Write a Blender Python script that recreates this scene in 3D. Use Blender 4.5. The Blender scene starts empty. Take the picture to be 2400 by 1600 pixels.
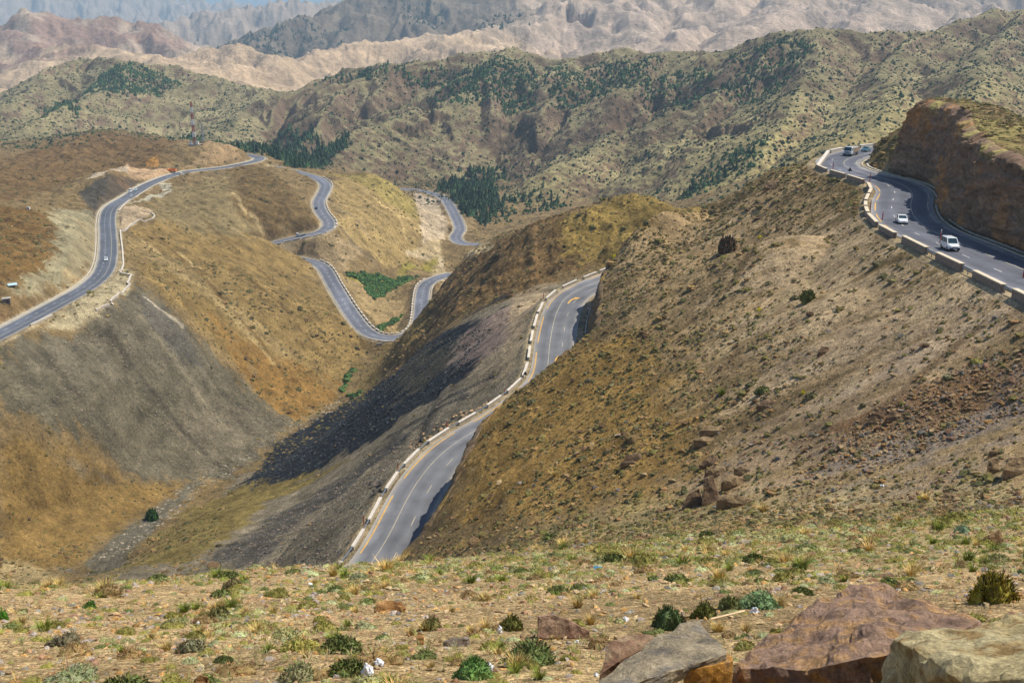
import bpy, bmesh, math, random
import numpy as np
from mathutils import Vector, Matrix
random.seed(5)
rng = np.random.default_rng(5)
SC = bpy.context.scene
# ------------------------------------------------------------------ camera geometry (eye at the origin, looking along +Y and down)
F = 2400.0
TH = math.atan(830 / F)
S_, C_ = math.sin(TH), math.cos(TH)

def ray(px, py):
    v = (py - 800) / F
    return ((px - 1200) / F, C_ - v * S_, -(S_ + v * C_))

def at_z(px, py, z):
    r = ray(px, py); d = z / r[2]
    return (r[0] * d, r[1] * d, z)

def at_d(px, py, d):
    r = ray(px, py)
    return (r[0] * d, r[1] * d, r[2] * d)

def proj(x, y, z):
    d = y * C_ - z * S_
    return 1200 + F * x / d, 800 + F * (-z * C_ - y * S_) / d, d

# ------------------------------------------------------------------ noise
def _h(ix, iy, seed):
    n = (ix.astype(np.int64) * 374761393 + iy.astype(np.int64) * 668265263 + seed * 1442695041) & 0xFFFFFFFF
    n = ((n ^ (n >> 13)) * 1274126177) & 0xFFFFFFFF
    n = n ^ (n >> 16)
    return n

def pnoise(x, y, seed=0):
    x0 = np.floor(x); y0 = np.floor(y)
    fx = (x - x0).astype(np.float32); fy = (y - y0).astype(np.float32)
    ix = x0.astype(np.int64); iy = y0.astype(np.int64)
    u = fx * fx * fx * (fx * (fx * 6 - 15) + 10); w = fy * fy * fy * (fy * (fy * 6 - 15) + 10)
    def g(a, b, dx, dy):
        n = _h(ix + a, iy + b, seed) & 15
        ang = n.astype(np.float32) * (2 * math.pi / 16)
        return np.cos(ang) * dx + np.sin(ang) * dy
    a = g(0, 0, fx, fy); b = g(1, 0, fx - 1, fy); c = g(0, 1, fx, fy - 1); d = g(1, 1, fx - 1, fy - 1)
    return (a + (b - a) * u + (c - a) * w + (a - b - c + d) * u * w) * 1.5

def fbm(x, y, scale, octs=4, seed=0, gain=.5, ridged=False):
    out = np.zeros(x.shape, np.float32); amp = 1.0; f = 1.0 / scale; tot = 0
    for o in range(octs):
        n = pnoise(x * f + 17.3 * o, y * f - 9.1 * o, seed + o * 13)
        if ridged:
            n = 1 - 2 * np.abs(n)
        out += amp * n; tot += amp
        amp *= gain; f *= 2.03
    return out / tot

def sstep(a, b, x):
    t = np.clip((x - a) / (b - a), 0, 1)
    return t * t * (3 - 2 * t)

# ------------------------------------------------------------------ polar ground grid
AZ = np.radians(np.concatenate([np.linspace(-50, -32, 110, endpoint=False), np.linspace(-32, 32, 1000, endpoint=False), np.linspace(32, 50, 111)]))
def _geo(a, b, n):
    return a * (b / a) ** (np.arange(n) / n)
RR = np.concatenate([_geo(1.1, 12, 150), _geo(12, 40, 190), np.linspace(40, 140, 320, endpoint=False), np.linspace(140, 420, 440, endpoint=False),
                     np.linspace(420, 1250, 520, endpoint=False), np.linspace(1250, 2000, 170, endpoint=False), _geo(2000, 5500, 230), _geo(5500, 42000, 260)])
NA, NR = len(AZ), len(RR)
GX = (RR[:, None] * np.sin(AZ)[None, :]).astype(np.float32)
GY = (RR[:, None] * np.cos(AZ)[None, :]).astype(np.float32)
IR, IA = np.arange(NR), np.arange(NA)

def window(x0, x1, y0, y1):
    """index ranges of the grid that hold a plan rectangle"""
    y0 = max(y0, .5); 
    if y1 <= y0: return None
    az = [math.atan2(x, y) for x in (x0, x1) for y in (y0, y1)]
    rs = [math.hypot(x, y) for x in (x0, x1) for y in (y0, y1)]
    rmin = min(rs) if x0 * x1 > 0 else y0
    a0, a1 = np.searchsorted(AZ, min(az)) - 1, np.searchsorted(AZ, max(az)) + 1
    b0, b1 = np.searchsorted(RR, rmin) - 1, np.searchsorted(RR, max(rs)) + 1
    a0, a1, b0, b1 = max(a0, 0), min(a1, NA), max(b0, 0), min(b1, NR)
    if a1 <= a0 or b1 <= b0: return None
    return slice(b0, b1), slice(a0, a1)

# ------------------------------------------------------------------ roads: reference points (px, py, z)
def catmull(P, step):
    P = [np.array(p, float) for p in P]
    P = [2 * P[0] - P[1]] + P + [2 * P[-1] - P[-2]]
    out = []
    for i in range(1, len(P) - 2):
        n = max(2, int(np.linalg.norm(P[i + 1] - P[i]) / step))
        for t in np.arange(n) / n:
            a, b, c, d = P[i - 1], P[i], P[i + 1], P[i + 2]
            # centripetal-like tension
            m1, m2 = (c - a) * .5, (d - b) * .5
            l = np.linalg.norm(c - b)
            for m in (m1, m2):
                k = np.linalg.norm(m)
                if k > l * 1.2: m *= l * 1.2 / k
            out.append((2 * t**3 - 3 * t**2 + 1) * b + (t**3 - 2 * t**2 + t) * m1 + (-2 * t**3 + 3 * t**2) * c + (t**3 - t**2) * m2)
    out.append(P[-2])
    return np.array(out)

def smooth(L, n=3):
    for _ in range(n):
        L[1:-1] = (L[:-2] + 2 * L[1:-1] + L[2:]) / 4
    return L

def resample(L, step):
    d = np.r_[0, np.cumsum(np.linalg.norm(np.diff(L, axis=0), axis=1))]
    s = np.arange(0, d[-1], step)
    return np.stack([np.interp(s, d, L[:, k]) for k in range(3)], 1)

def normals(L):
    t = np.gradient(L[:, :2], axis=0)
    t /= np.linalg.norm(t, axis=1)[:, None] + 1e-9
    return np.stack([t[:, 1], -t[:, 0]], 1)        # points to the right of the direction of travel

def offset(L, o):
    M = L.copy(); M[:, :2] += normals(L) * (np.asarray(o)[..., None] if np.ndim(o) else o)
    return M

def road_line(pts, off=0.0, step=2.5, sm=4):
    P = [p if len(p) == 4 else at_z(*p) for p in pts]
    P = [p[:3] for p in P]
    L = smooth(resample(catmull(P, step), step), sm)
    if off:
        L = smooth(resample(offset(L, off), step), sm)
    return L

UPPER = [(62, 20, -27, 0), (62, 60, -29, 0), (62, 95, -31.5, 0), (2400, 645, -34.5), (2300, 603, -36), (2220, 567, -37.3), (2155, 538, -39), (2120, 507, -40.5), (2113, 478, -41.5),
         (2120, 452, -42.4), (2093, 430, -43.3), (2040, 415, -44.4), (1992, 401, -45.4), (1962, 385, -46.2), (1978, 369, -46.9), (2030, 356, -48), (2090, 348.5, -49.5), (2160, 344, -51), (2260, 342, -53)]
LOWER = [(-100, 130, -106, 0), (-62, 128, -104.5, 0), (-43, 140, -102.5, 0), (800, 1327, -100), (858, 1241, -98.2), (910, 1140, -96.3), (987, 1050, -94.8), (1054, 1006, -93.8), (1121, 971, -92.8), (1178, 930, -91.8), (1231, 887, -90.8),
         (1240, 830, -89.6), (1248, 785, -88.7), (1260, 739, -87.8), (1283, 696, -86.8), (1322, 672, -86), (1408, 638, -84.5), (1445, 622, -83.8), (1478, 612, -83.2)]
RIDGE = [(-320, 905, -121), (-120, 835, -123), (0, 783, -125), (140, 709, -129), (205, 672, -131.5), (240, 640, -133), (252, 606, -134.5), (254, 563, -136.5), (252, 515, -139), (262, 486, -140.5), (301, 461, -142.5), (351, 431, -144.5), (407, 410, -146),
         (450, 401, -147), (520, 393.5, -148.5), (568, 385, -149.5), (602, 376.5, -150.8), (608, 370, -151.4), (590, 365, -152), (560, 361, -152.5), (520, 358, -153.4), (480, 357, -154)]
MIDDLE = [(640, 392, -155.6), (690, 402, -156.4), (715, 409, -157), (742, 417, -157.8), (762, 431, -158.8), (760, 447, -159.8), (747, 474, -161.4), (754, 498, -163), (771, 521, -165.3), (765, 537, -166.8), (742, 547, -168.2), (700, 556, -170), (655, 566, -172.2),
          (610, 580, -175), (596, 592, -177), (610, 600, -178.4), (660, 603, -180.3), (712, 608, -181.9), (755, 624, -183.4), (785, 673, -186), (817, 725, -188.5), (850, 768, -190.5), (878, 787, -191.5), (915, 792, -192.3), (950, 787, -193), (977, 771, -193.7), (986, 742, -194.5), (989, 700, -195.6),
          (996, 670, -196.4), (1020, 653, -197.1), (1065, 640, -198.2)]
VALLEY = [(1300, 569, -203), (1230, 571, -203.6), (1155, 573, -204.2), (1110, 573, -204.6), (1080, 569, -205), (1068, 556, -205.8), (1078, 535, -206.7), (1064, 500, -208), (1046, 470, -209.4), (1026, 457, -210.1), (992, 448.5, -211), (965, 444.8, -211.6), (930, 443, -212.3), (890, 441, -213)]
ROADS = {}
def add_road(name, L, hw, cutL, cutR, fillL, fillR, shL, shR):
    ROADS[name] = dict(L=L, hw=hw, cut=(cutL, cutR), fill=(fillL, fillR), sh=(shL, shR))
add_road('upper', road_line(UPPER), 5.9, 1.2, 5.0, .75, .75, 1.7, 2.1)
add_road('lower', road_line(LOWER, 6.4), 5.5, 1.2, 3.2, .8, .8, 2.2, 3.4)
add_road('ridge', road_line(RIDGE), 5.2, 1.0, 1.0, .7, .8, 1.9, 1.9)
add_road('middle', road_line(MIDDLE, sm=3), 5.0, 1.5, 1.5, .9, .9, 1.5, 1.5)
add_road('valley', road_line(VALLEY, sm=3), 5.2, 1.3, 1.3, .8, .8, 1.5, 1.5)

# ------------------------------------------------------------------ control points of the natural ground
CP = []
def c(*pts):
    for p in pts: CP.append(at_z(*p))
def cd(*pts):
    for p in pts: CP.append(at_d(*p))
def cw(*pts): CP.extend(pts)
def fgslope(x):
    return float(np.interp(x, [-40, -10, 20, 45, 70], [.60, .596, .535, .50, .47]))
def right_plane(x, y):
    L = ROADS['upper']['L']
    rx = float(np.interp(y, L[:60, 1], L[:60, 0])); rz = float(np.interp(y, L[:60, 1], L[:60, 2]))
    return rz - .62 * (rx - 6.5 - x)
def softmax(a, b, k):
    m = max(a, b); return m + k * math.log(math.exp((a - m) / k) + math.exp((b - m) / k))
for y in (1, 4, 9, 16, 26, 40, 58, 80, 102, 125):
    for x in (-1.3, -1.0, -.7, -.35, 0, .35, .7, 1.0):
        X = x * y * .75 if y < 60 else x * 48
        if X < -8 and y > 30: continue
        if X < 0 and y > 90: continue
        z = -1.75 - fgslope(X) * y
        zr = right_plane(X, y) if y > 20 else -99
        if X > 54: continue
        cw((X, y, softmax(z, zr, 1.5)))
# crest and the hidden steep face beyond it
cw((-15.6, 27, -17.5), (-17, 40, -25.4), (-17, 51, -31.9), (-13, 65, -40.6), (-9, 77, -47.6), (-27, 27, -17.6), (-36, 30, -19.3))
cw((-40, 50, -38), (-28, 60, -43), (-20, 78, -53), (-12, 100, -65), (-60, 50, -44), (-30, 100, -75), (-50, 90, -75), (-22, 125, -88), (-80, 80, -80), (-75, 60, -57))
# cut top over the lower road
cd((980, 1302, 160), (990, 1265, 170), (1044, 1128, 190), (1073, 1062, 205), (1117, 999, 214), (1178, 957, 221), (1226, 924, 227), (1274, 892, 232), (1312, 854, 239), (1335, 838, 242), (1388, 812, 246), (1392, 740, 266), (1396, 694, 276), (1410, 642, 292), (1424, 604, 304), (1480, 537, 308), (1560, 502, 312), (1640, 480, 312), (1700, 460, 312), (1790, 407, 302))
# right slope: points of the plane between the upper road and the cut above the lower road
def on_plane(px, py, extra=0.0):
    lo_, hi_ = 40.0, 420.0
    for _ in range(40):
        d = (lo_ + hi_) / 2; x, y, z = at_d(px, py, d)
        if z > right_plane(x, y) + extra: lo_ = d
        else: hi_ = d
    cw(at_d(px, py, (lo_ + hi_) / 2))
for p in ((1500, 900), (1500, 700), (1700, 600), (1700, 900), (2000, 900), (2300, 800), (1300, 1000), (1200, 1080), (1600, 700), (1600, 800), (1850, 700), (2000, 700), (1850, 560), (2200, 750), (1420, 800), (1900, 800)):
    on_plane(*p)
cd((1800, 480, 272), (1900, 420, 268), (2000, 560, 203), (1600, 560, 290), (1700, 500, 290))
# cliff top and the plateau
cw((100.5, 275, -42), (107, 279, -36.5), (104, 266, -35), (115, 286, -33), (113, 271, -27.5), (121, 281, -30), (126, 262, -29.5), (118, 252, -27.0), (106, 256, -28.5))
U_ = ROADS['upper']['L']; UN = normals(U_)
for yy, zt in ((90, -23.5), (110, -24), (130, -24.6), (150, -24.8), (170, -24.6), (190, -24.4), (210, -24.6), (228, -25.3), (242, -26.0)):
    i = int(np.argmin(np.abs(U_[:90, 1] - yy)))
    for o, dz in ((13.0, 0), (19, .1), (26, -.6), (34, -4.5), (46, -11)):
        if yy > 225 and o > 20: continue
        cw((U_[i, 0] + UN[i, 0] * o, U_[i, 1] + UN[i, 1] * o, zt + dz))
cw((85, 40, -12), (110, 60, -8), (140, 200, -42), (140, 160, -38), (150, 240, -50), (120, 215, -37), (115, 180, -33), (75, 30, -16), (120, 25, -2))
cw((130, 300, -50), (150, 270, -50), (180, 220, -60), (160, 340, -70), (200, 300, -60))
# beyond the outer bend of the upper road, and behind the right slope
cw((60, 300, -66), (85, 320, -66), (60, 330, -82), (100, 380, -100), (140, 400, -100), (200, 400, -100), (90, 450, -130), (160, 500, -135), (240, 480, -120), (60, 400, -103), (60, 350, -88))
# fan of fill and scree between the lower road and the gully
c((1200, 800, -96), (1200, 720, -100))
cd((1100, 850, 300), (1000, 900, 330), (850, 1000, 352), (700, 1080, 385), (1000, 815, 385), (1100, 765, 355), (700, 1150, 335), (600, 1250, 272), (500, 1200, 322), (700, 1250, 238), (400, 1290, 268), (600, 1120, 390), (300, 1330, 285), (1230, 700, 350))
# gully
c((210, 1310, -173), (300, 1240, -179), (400, 1180, -185), (500, 1110, -190), (600, 1040, -193), (700, 985, -195), (800, 930, -198), (850, 865, -199), (890, 818, -200), (100, 1400, -166))
# ridge B
cd((1010, 660, 648), (1130, 576, 540), (1200, 548, 515), (1330, 506, 490), (1420, 480, 465), (1560, 468, 432), (1640, 490, 402), (1000, 800, 468), (900, 865, 520), (1100, 700, 440), (1230, 660, 405), (1390, 612, 372), (1480, 560, 375), (1010, 720, 545), (950, 800, 520), (1300, 570, 430))
cw((-30, 640, -190), (60, 600, -165), (120, 560, -150), (0, 720, -203), (100, 700, -195), (200, 650, -175), (180, 560, -145))
# left slope under the ridge road
c((0, 1330, -171), (0, 1250, -166), (0, 1000, -146), (0, 880, -134), (200, 1150, -172), (200, 950, -155), (400, 800, -152), (400, 1000, -174), (300, 850, -149), (600, 850, -179), (500, 950, -179), (500, 700, -157), (600, 780, -174), (700, 700, -175), (800, 800, -192), (700, 870, -189), (400, 600, -150), (350, 640, -143), (500, 600, -156.5), (600, 680, -167),
  (330, 1180, -181), (120, 1230, -170), (-200, 1000, -140), (-200, 1250, -160), (-300, 1150, -150))
c((309, 647, -133.4), (303, 668, -132.6), (262, 709, -130.6), (228, 729, -130.0), (280, 670, -132.2), (362, 507, -140.2), (340, 520, -139.6), (315, 526, -139), (402, 436, -145.4), (400, 450, -144.9), (345, 462, -143.2))
c((415, 500, -149), (500, 500, -153), (600, 500, -157), (500, 440, -149.5), (600, 430, -150.5), (680, 440, -154), (700, 470, -156.5), (650, 400, -152.5), (705, 402, -155.6), (640, 575, -168), (640, 615, -169), (715, 650, -179.5), (770, 730, -187.5), (560, 540, -158), (450, 560, -152))
# left hills
c((0, 496, -119), (60, 488, -120), (115, 497, -124), (138, 560, -124.5), (120, 605, -123), (60, 600, -120), (0, 600, -117), (55, 655, -122), (0, 690, -121), (105, 650, -126), (-150, 600, -118), (-200, 750, -119), (170, 520, -133))
c((290, 404, -132.5), (262, 408, -131.5), (235, 416, -134), (205, 428, -134.5), (255, 440, -137), (160, 455, -137), (120, 440, -142), (60, 450, -140), (300, 394, -145.5), (230, 402, -146), (380, 396, -146.2), (0, 440, -136))
cd((250, 306, 1050), (180, 316, 1040), (100, 345, 980), (0, 386, 880), (350, 322, 1040), (430, 334, 1010), (455, 338, 925), (500, 334, 925), (545, 348, 930), (420, 360, 900), (350, 375, 900), (150, 380, 900), (-150, 420, 800), (-150, 360, 950), (590, 352, 1010), (530, 385, 895))
# valley side between the middle and the valley roads
cd((850, 560, 774), (950, 600, 800), (900, 500, 838), (950, 455, 930), (870, 411, 925), (800, 408, 925), (985, 500, 905), (1005, 540, 880), (830, 480, 850), (860, 620, 745))
c((1000, 510, -211.5), (1030, 550, -210), (1030, 592, -207), (880, 650, -204), (960, 620, -206.5), (1000, 602, -207.5), (920, 720, -201.5), (880, 765, -199), (940, 740, -199.5), (930, 690, -203), (1010, 480, -213), (1100, 590, -206))
cd((600, 360, 1080), (700, 385, 1180), (800, 380, 1180), (1120, 470, 1060), (1100, 545, 950), (1300, 500, 1000), (1500, 470, 1050), (1640, 455, 1000), (1250, 540, 900), (1400, 515, 900), (1700, 440, 880), (1850, 400, 780))
for a, r, z in ((-46, 1300, -180), (-38, 1300, -180), (-30, 1300, -180), (-22, 1300, -190), (-14, 1300, -212), (-6, 1300, -226), (2, 1300, -226), (10, 1300, -220), (18, 1300, -205), (27, 1300, -190), (38, 1300, -170), (46, 1300, -160), (32, 700, -110), (42, 700, -90), (40, 350, -50), (36, 1000, -150), (-40, 1000, -150), (-44, 600, -120), (-40, 300, -110), (-46, 150, -90), (20, 700, -165), (27, 600, -125)):
    cw((r * math.sin(math.radians(a)), r * math.cos(math.radians(a)), z))
for nm, st in (('upper', 5), ('lower', 5), ('ridge', 8), ('middle', 8), ('valley', 8)):
    for p in ROADS[nm]['L'][::st]: cw(tuple(p))
CP = np.array(CP)

def tps_fit(P, lam):
    n = len(P); sc = 300.0
    X = P[:, :2] / sc
    r2 = ((X[:, None] - X[None]) ** 2).sum(-1)
    K = .5 * r2 * np.log(r2 + 1e-12)
    # lighter smoothing for near points
    K[np.arange(n), np.arange(n)] += lam * np.clip(np.hypot(P[:, 0], P[:, 1]) / 300, .05, 4)
    Q = np.c_[np.ones(n), X]
    A = np.zeros((n + 3, n + 3)); A[:n, :n] = K; A[:n, n:] = Q; A[n:, :n] = Q.T
    return X, np.linalg.solve(A, np.r_[P[:, 2], 0, 0, 0]), sc

def tps_eval(fit, x, y):
    X, w, sc = fit; n = len(X)
    x = x.ravel() / sc; y = y.ravel() / sc; out = np.empty(len(x))
    for i in range(0, len(x), 20000):
        r2 = (x[i:i + 20000, None] - X[None, :, 0]) ** 2 + (y[i:i + 20000, None] - X[None, :, 1]) ** 2
        out[i:i + 20000] = (.5 * r2 * np.log(r2 + 1e-12)) @ w[:n] + w[n] + w[n + 1] * x[i:i + 20000] + w[n + 2] * y[i:i + 20000]
    return out

NTP = int(np.searchsorted(RR, 1330))
ri = np.unique(np.r_[np.arange(0, NTP, 6), NTP - 1]); ai = np.unique(np.r_[np.arange(0, NA, 7), NA - 1])
fit = tps_fit(CP, 4e-5)
cz = tps_eval(fit, GX[np.ix_(ri, ai)], GY[np.ix_(ri, ai)]).reshape(len(ri), len(ai))
tmp = np.stack([np.interp(IR[:NTP], ri, cz[:, k]) for k in range(len(ai))], 1)
Z = np.full((NR, NA), -400.0, np.float32)
f_ = np.interp(IA, ai, np.arange(len(ai))); i0 = np.minimum(f_.astype(int), len(ai) - 2); t_ = f_ - i0
Z[:NTP] = tmp[:, i0] * (1 - t_) + tmp[:, i0 + 1] * t_
last = Z[NTP - 1].copy()
Z[NTP:] = last[None] - (RR[NTP:, None] - RR[NTP - 1]) * .10
Z[NTP:] = np.maximum(Z[NTP:], -420)

# ------------------------------------------------------------------ mountains: roofs over crest lines and their spurs
WX = fbm(GX, GY, 260, 3, 3) ; WY = fbm(GX, GY, 260, 3, 31)
MZ = np.full((NR, NA), -1e4, np.float32)
warpamp = np.interp(RR, [800, 1400, 3000, 8000, 30000], [30, 55, 150, 350, 900]).astype(np.float32)[:, None]
XW = GX + WX * warpamp; YW = GY + WY * warpamp
rs = np.random.default_rng(11)

def roof(P, slope, floor, rnd=0.0):
    P = np.asarray(P, float)
    for a, b in zip(P[:-1], P[1:]):
        R_ = (max(a[2], b[2]) - floor) / slope + 60
        w = window(min(a[0], b[0]) - R_, max(a[0], b[0]) + R_, min(a[1], b[1]) - R_, max(a[1], b[1]) + R_)
        if w is None: continue
        x, y = XW[w], YW[w]
        ab = b[:2] - a[:2]; l2 = (ab ** 2).sum() + 1e-6
        t = np.clip(((x - a[0]) * ab[0] + (y - a[1]) * ab[1]) / l2, 0, 1)
        d = np.hypot(x - a[0] - t * ab[0], y - a[1] - t * ab[1])
        z = a[2] + t * (b[2] - a[2]) - slope * (np.sqrt(d * d + rnd * rnd) - rnd)
        MZ[w] = np.maximum(MZ[w], z)

def crest(pts, slope, floor, spur_len, spacing, spur_drop=.42, both=True, rnd=6, sub=True):
    L = np.array([at_d(*p) for p in pts])
    dd = np.r_[0, np.cumsum(np.linalg.norm(np.diff(L, axis=0), axis=1))]
    roof(L, slope, floor, rnd)
    s = spacing * .5
    while s < dd[-1]:
        p = np.array([np.interp(s, dd, L[:, k]) for k in range(3)])
        k = min(np.searchsorted(dd, s), len(L) - 1); t = L[k] - L[k - 1]; t = t[:2] / (np.linalg.norm(t[:2]) + 1e-6)
        for side in ((1, -1) if both else (1,)):
            n = np.array([t[1], -t[0]]) * side                     # right of the crest: towards the eye when listed left to right
            ang = rs.normal(0, .35)
            n = np.array([n[0] * math.cos(ang) - n[1] * math.sin(ang), n[0] * math.sin(ang) + n[1] * math.cos(ang)])
            ln = spur_len * rs.uniform(.6, 1.25); m = 6
            Q = [p.copy()]
            for j in range(m):
                ang = rs.normal(0, .22); n = np.array([n[0] * math.cos(ang) - n[1] * math.sin(ang), n[0] * math.sin(ang) + n[1] * math.cos(ang)])
                q = Q[-1].copy(); q[:2] += n * ln / m; q[2] -= ln / m * spur_drop * rs.uniform(.35, 1.4); Q.append(q)
            roof(Q, slope * 1.15, floor, rnd)
            if sub:
                for j in range(1, m):
                    for sd in (1, -1):
                        if rs.random() < .35: continue
                        q = Q[j]; u = Q[j + 1][:2] - q[:2]; u = u / (np.linalg.norm(u) + 1e-6)
                        v = np.array([u[1], -u[0]]) * sd * .8 + u * .7; v /= np.linalg.norm(v)
                        l2 = ln * rs.uniform(.18, .38)
                        roof([q, (q[0] + v[0] * l2, q[1] + v[1] * l2, q[2] - l2 * spur_drop * 1.1)], slope * 1.3, floor, rnd * .6)
        s += spacing * rs.uniform(.7, 1.3)

def spur(pts, slope, floor, rnd=5):
    roof([at_d(*p) for p in pts], slope, floor, rnd)

# middle ridge with its trees
crest([(620, 238, 1700), (700, 207, 1640), (750, 192, 1600), (800, 178, 1570), (850, 168, 1550), (950, 166, 1520), (1030, 168, 1510), (1090, 155, 1500), (1140, 143, 1490), (1190, 138, 1480), (1250, 150, 1480), (1330, 143, 1470), (1430, 132, 1450), (1530, 140, 1420), (1630, 143, 1400), (1700, 130, 1370), (1780, 112, 1350), (1850, 92, 1320), (1920, 82, 1300), (2000, 86, 1300), (2080, 90, 1320),
       (2150, 78, 1350), (2200, 66, 1380), (2260, 58, 1400), (2330, 48, 1430), (2400, 40, 1450), (2600, 20, 1500), (2900, 10, 1550)], .66, -232, 330, 78, .33, rnd=3)
spur([(1920, 82, 1300), (1895, 160, 1170), (1850, 250, 1040), (1810, 330, 950), (1770, 392, 880), (1700, 450, 850)], .55, -215)
spur([(2140, 86, 1340), (2090, 180, 1130), (2060, 262, 950), (2010, 322, 800), (1960, 350, 740)], .55, -200)
spur([(2400, 40, 1450), (2350, 130, 1200), (2290, 200, 1000), (2200, 270, 850)], .55, -200)
spur([(1190, 138, 1480), (1120, 210, 1380), (1000, 275, 1290), (880, 320, 1230), (760, 372, 1190), (720, 392, 1180)], .5, -225)
spur([(1430, 132, 1450), (1500, 220, 1330), (1540, 262, 1270), (1480, 310, 1200), (1380, 370, 1120), (1280, 420, 1080)], .55, -225)
spur([(1630, 143, 1400), (1690, 240, 1220), (1650, 310, 1130), (1560, 390, 1060)], .5, -220)
# green ridge on the left
crest([(-300, 250, 2000), (-120, 240, 2000), (0, 212, 1950), (60, 180, 1900), (110, 158, 1850), (175, 142, 1820), (240, 150, 1800), (320, 148, 1760), (380, 165, 1730), (440, 187, 1700), (520, 210, 1680), (580, 224, 1680), (640, 240, 1690)], .6, -230, 360, 98, .31, rnd=4)
spur([(320, 148, 1760), (300, 210, 1600), (240, 250, 1480), (160, 290, 1350), (100, 320, 1250)], .42, -215)
spur([(175, 142, 1820), (60, 230, 1600), (-20, 290, 1400)], .42, -215)
spur([(520, 210, 1680), (560, 270, 1500), (520, 310, 1380), (470, 330, 1280)], .42, -215)
# beige hills behind
crest([(330, 170, 2700), (430, 138, 2650), (540, 120, 2600), (640, 135, 2620), (740, 150, 2700)], .5, -330, 420, 140, .28)
spur([(545, 168, 2350), (480, 190, 2250), (610, 200, 2250)], .40, -330)
crest([(600, 225, 2500), (700, 170, 2650), (770, 120, 2850), (860, 112, 2900), (950, 112, 2950), (1060, 92, 3000), (1160, 76, 3100), (1260, 52, 3200), (1300, 30, 3300), (1350, 2, 3400)], .55, -330, 600, 130, .29)
crest([(1300, 30, 3400), (1350, 2, 3450), (1420, -20, 3600), (1550, -25, 3700), (1700, -60, 3900), (1900, -75, 4000), (2100, -45, 4000), (2300, -20, 3900), (2500, -40, 4000), (2800, -60, 4000)], .60, -330, 1000, 170, .30)
spur([(1420, -20, 3600), (1440, 60, 3200), (1470, 105, 2900), (1400, 150, 2600)], .48, -330)
spur([(1700, -60, 3900), (1620, 60, 3200), (1530, 120, 2700)], .48, -330)
spur([(1900, -75, 4000), (1850, 20, 3300), (1740, 90, 2700)], .48, -330)
spur([(2100, -45, 4000), (2060, 30, 3200), (1990, 75, 2700)], .48, -330)
# dark green mountain
crest([(520, 112, 3700), (590, 90, 3700), (650, 62, 3700), (705, 42, 3700), (760, 47, 3750), (810, 46, 3800), (850, 20, 3850), (900, -8, 3900), (980, -25, 4000), (1100, -20, 4000), (1250, -25, 4100), (1350, -30, 4300)], .56, -400, 700, 180, .29)
# purple hills, left
crest([(-300, 120, 3400), (-100, 85, 3300), (0, 72, 3250), (50, 58, 3250), (110, 42, 3250), (170, 44, 3280), (240, 46, 3300), (300, 56, 3350), (360, 84, 3400), (420, 110, 3500), (480, 125, 3550)], .5, -420, 600, 160, .27)
spur([(0, 72, 3250), (60, 110, 2900), (200, 128, 2650), (330, 138, 2500), (420, 150, 2450)], .35, -420)
# far ranges
crest([(280, 80, 6200), (400, 62, 6200), (470, 50, 6300), (540, 42, 6400), (600, 33, 6500), (650, 14, 6700), (720, 18, 6900), (800, 18, 7200), (900, 10, 7500), (1000, 0, 8000)], .48, -640, 1600, 380, .26, rnd=14)
crest([(-400, 40, 9000), (-200, 20, 9500), (0, 2, 10000), (120, -10, 10500), (250, -8, 10800), (330, 0, 11000), (430, 6, 11000), (480, 20, 11000), (530, 15, 11000), (600, 30, 11000), (700, 20, 11500), (800, 12, 12000)], .46, -800, 3200, 620, .25, rnd=20)
crest([(-600, 4, 26000), (0, -14, 26000), (300, -10, 27000), (600, -18, 28000), (800, -8, 28000), (1100, -14, 28000), (1600, -6, 28000), (2400, -10, 28000), (3000, -8, 28000)], .32, -1200, 6000, 1800, .2, rnd=60, sub=False)

rough = np.interp(RR, [900, 1300, 3000, 8000, 30000], [4.0, 15, 24, 70, 180]).astype(np.float32)[:, None]
scale = 130.0
det = fbm(GX, GY, 120, 6, 77, .56, True) * .72 + fbm(GX, GY, 420, 4, 5, .5, True) * .7 + fbm(GX, GY, 38, 4, 78, .55, True) * .22
MZ += np.where(MZ > -5000, (det - .25) * rough, 0)
Z0 = Z.copy()
k_ = 6.0
blend = sstep(560, 900, RR)[:, None].astype(np.float32)
zz = np.maximum(Z, MZ)
Z = np.where(MZ > Z, Z + (zz - Z) * blend, Z).astype(np.float32)
ISMTN = (sstep(-4, 6, MZ - Z0) * blend).astype(np.float32)
del zz
# lowest ground far away rolls gently
far = sstep(1300, 2200, RR)[:, None]
Z = (Z + far * np.where(MZ < Z0 + 5, fbm(GX, GY, 500, 3, 9) * 25, 0)).astype(np.float32)

# ------------------------------------------------------------------ relief of the nearer slopes: folds, gullies, lumps
near = 1 - sstep(1100, 1400, RR)[:, None].astype(np.float32)
amp_l = np.interp(RR, [0, 15, 60, 150, 400, 900], [.02, .10, .30, .45, 1.1, 3.0]).astype(np.float32)[:, None]
Z += near * amp_l * fbm(GX, GY, 34, 4, 21) * 1.1
amp_s = np.interp(RR, [0, 15, 60, 150, 400, 900], [.05, .13, .22, .35, .6, .9]).astype(np.float32)[:, None]
Z += near * amp_s * fbm(GX, GY, 5.2, 4, 41)
Z += near * np.interp(RR, [0, 20, 80, 160], [.045, .06, .05, .0]).astype(np.float32)[:, None] * fbm(GX, GY, .8, 3, 43)

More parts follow.
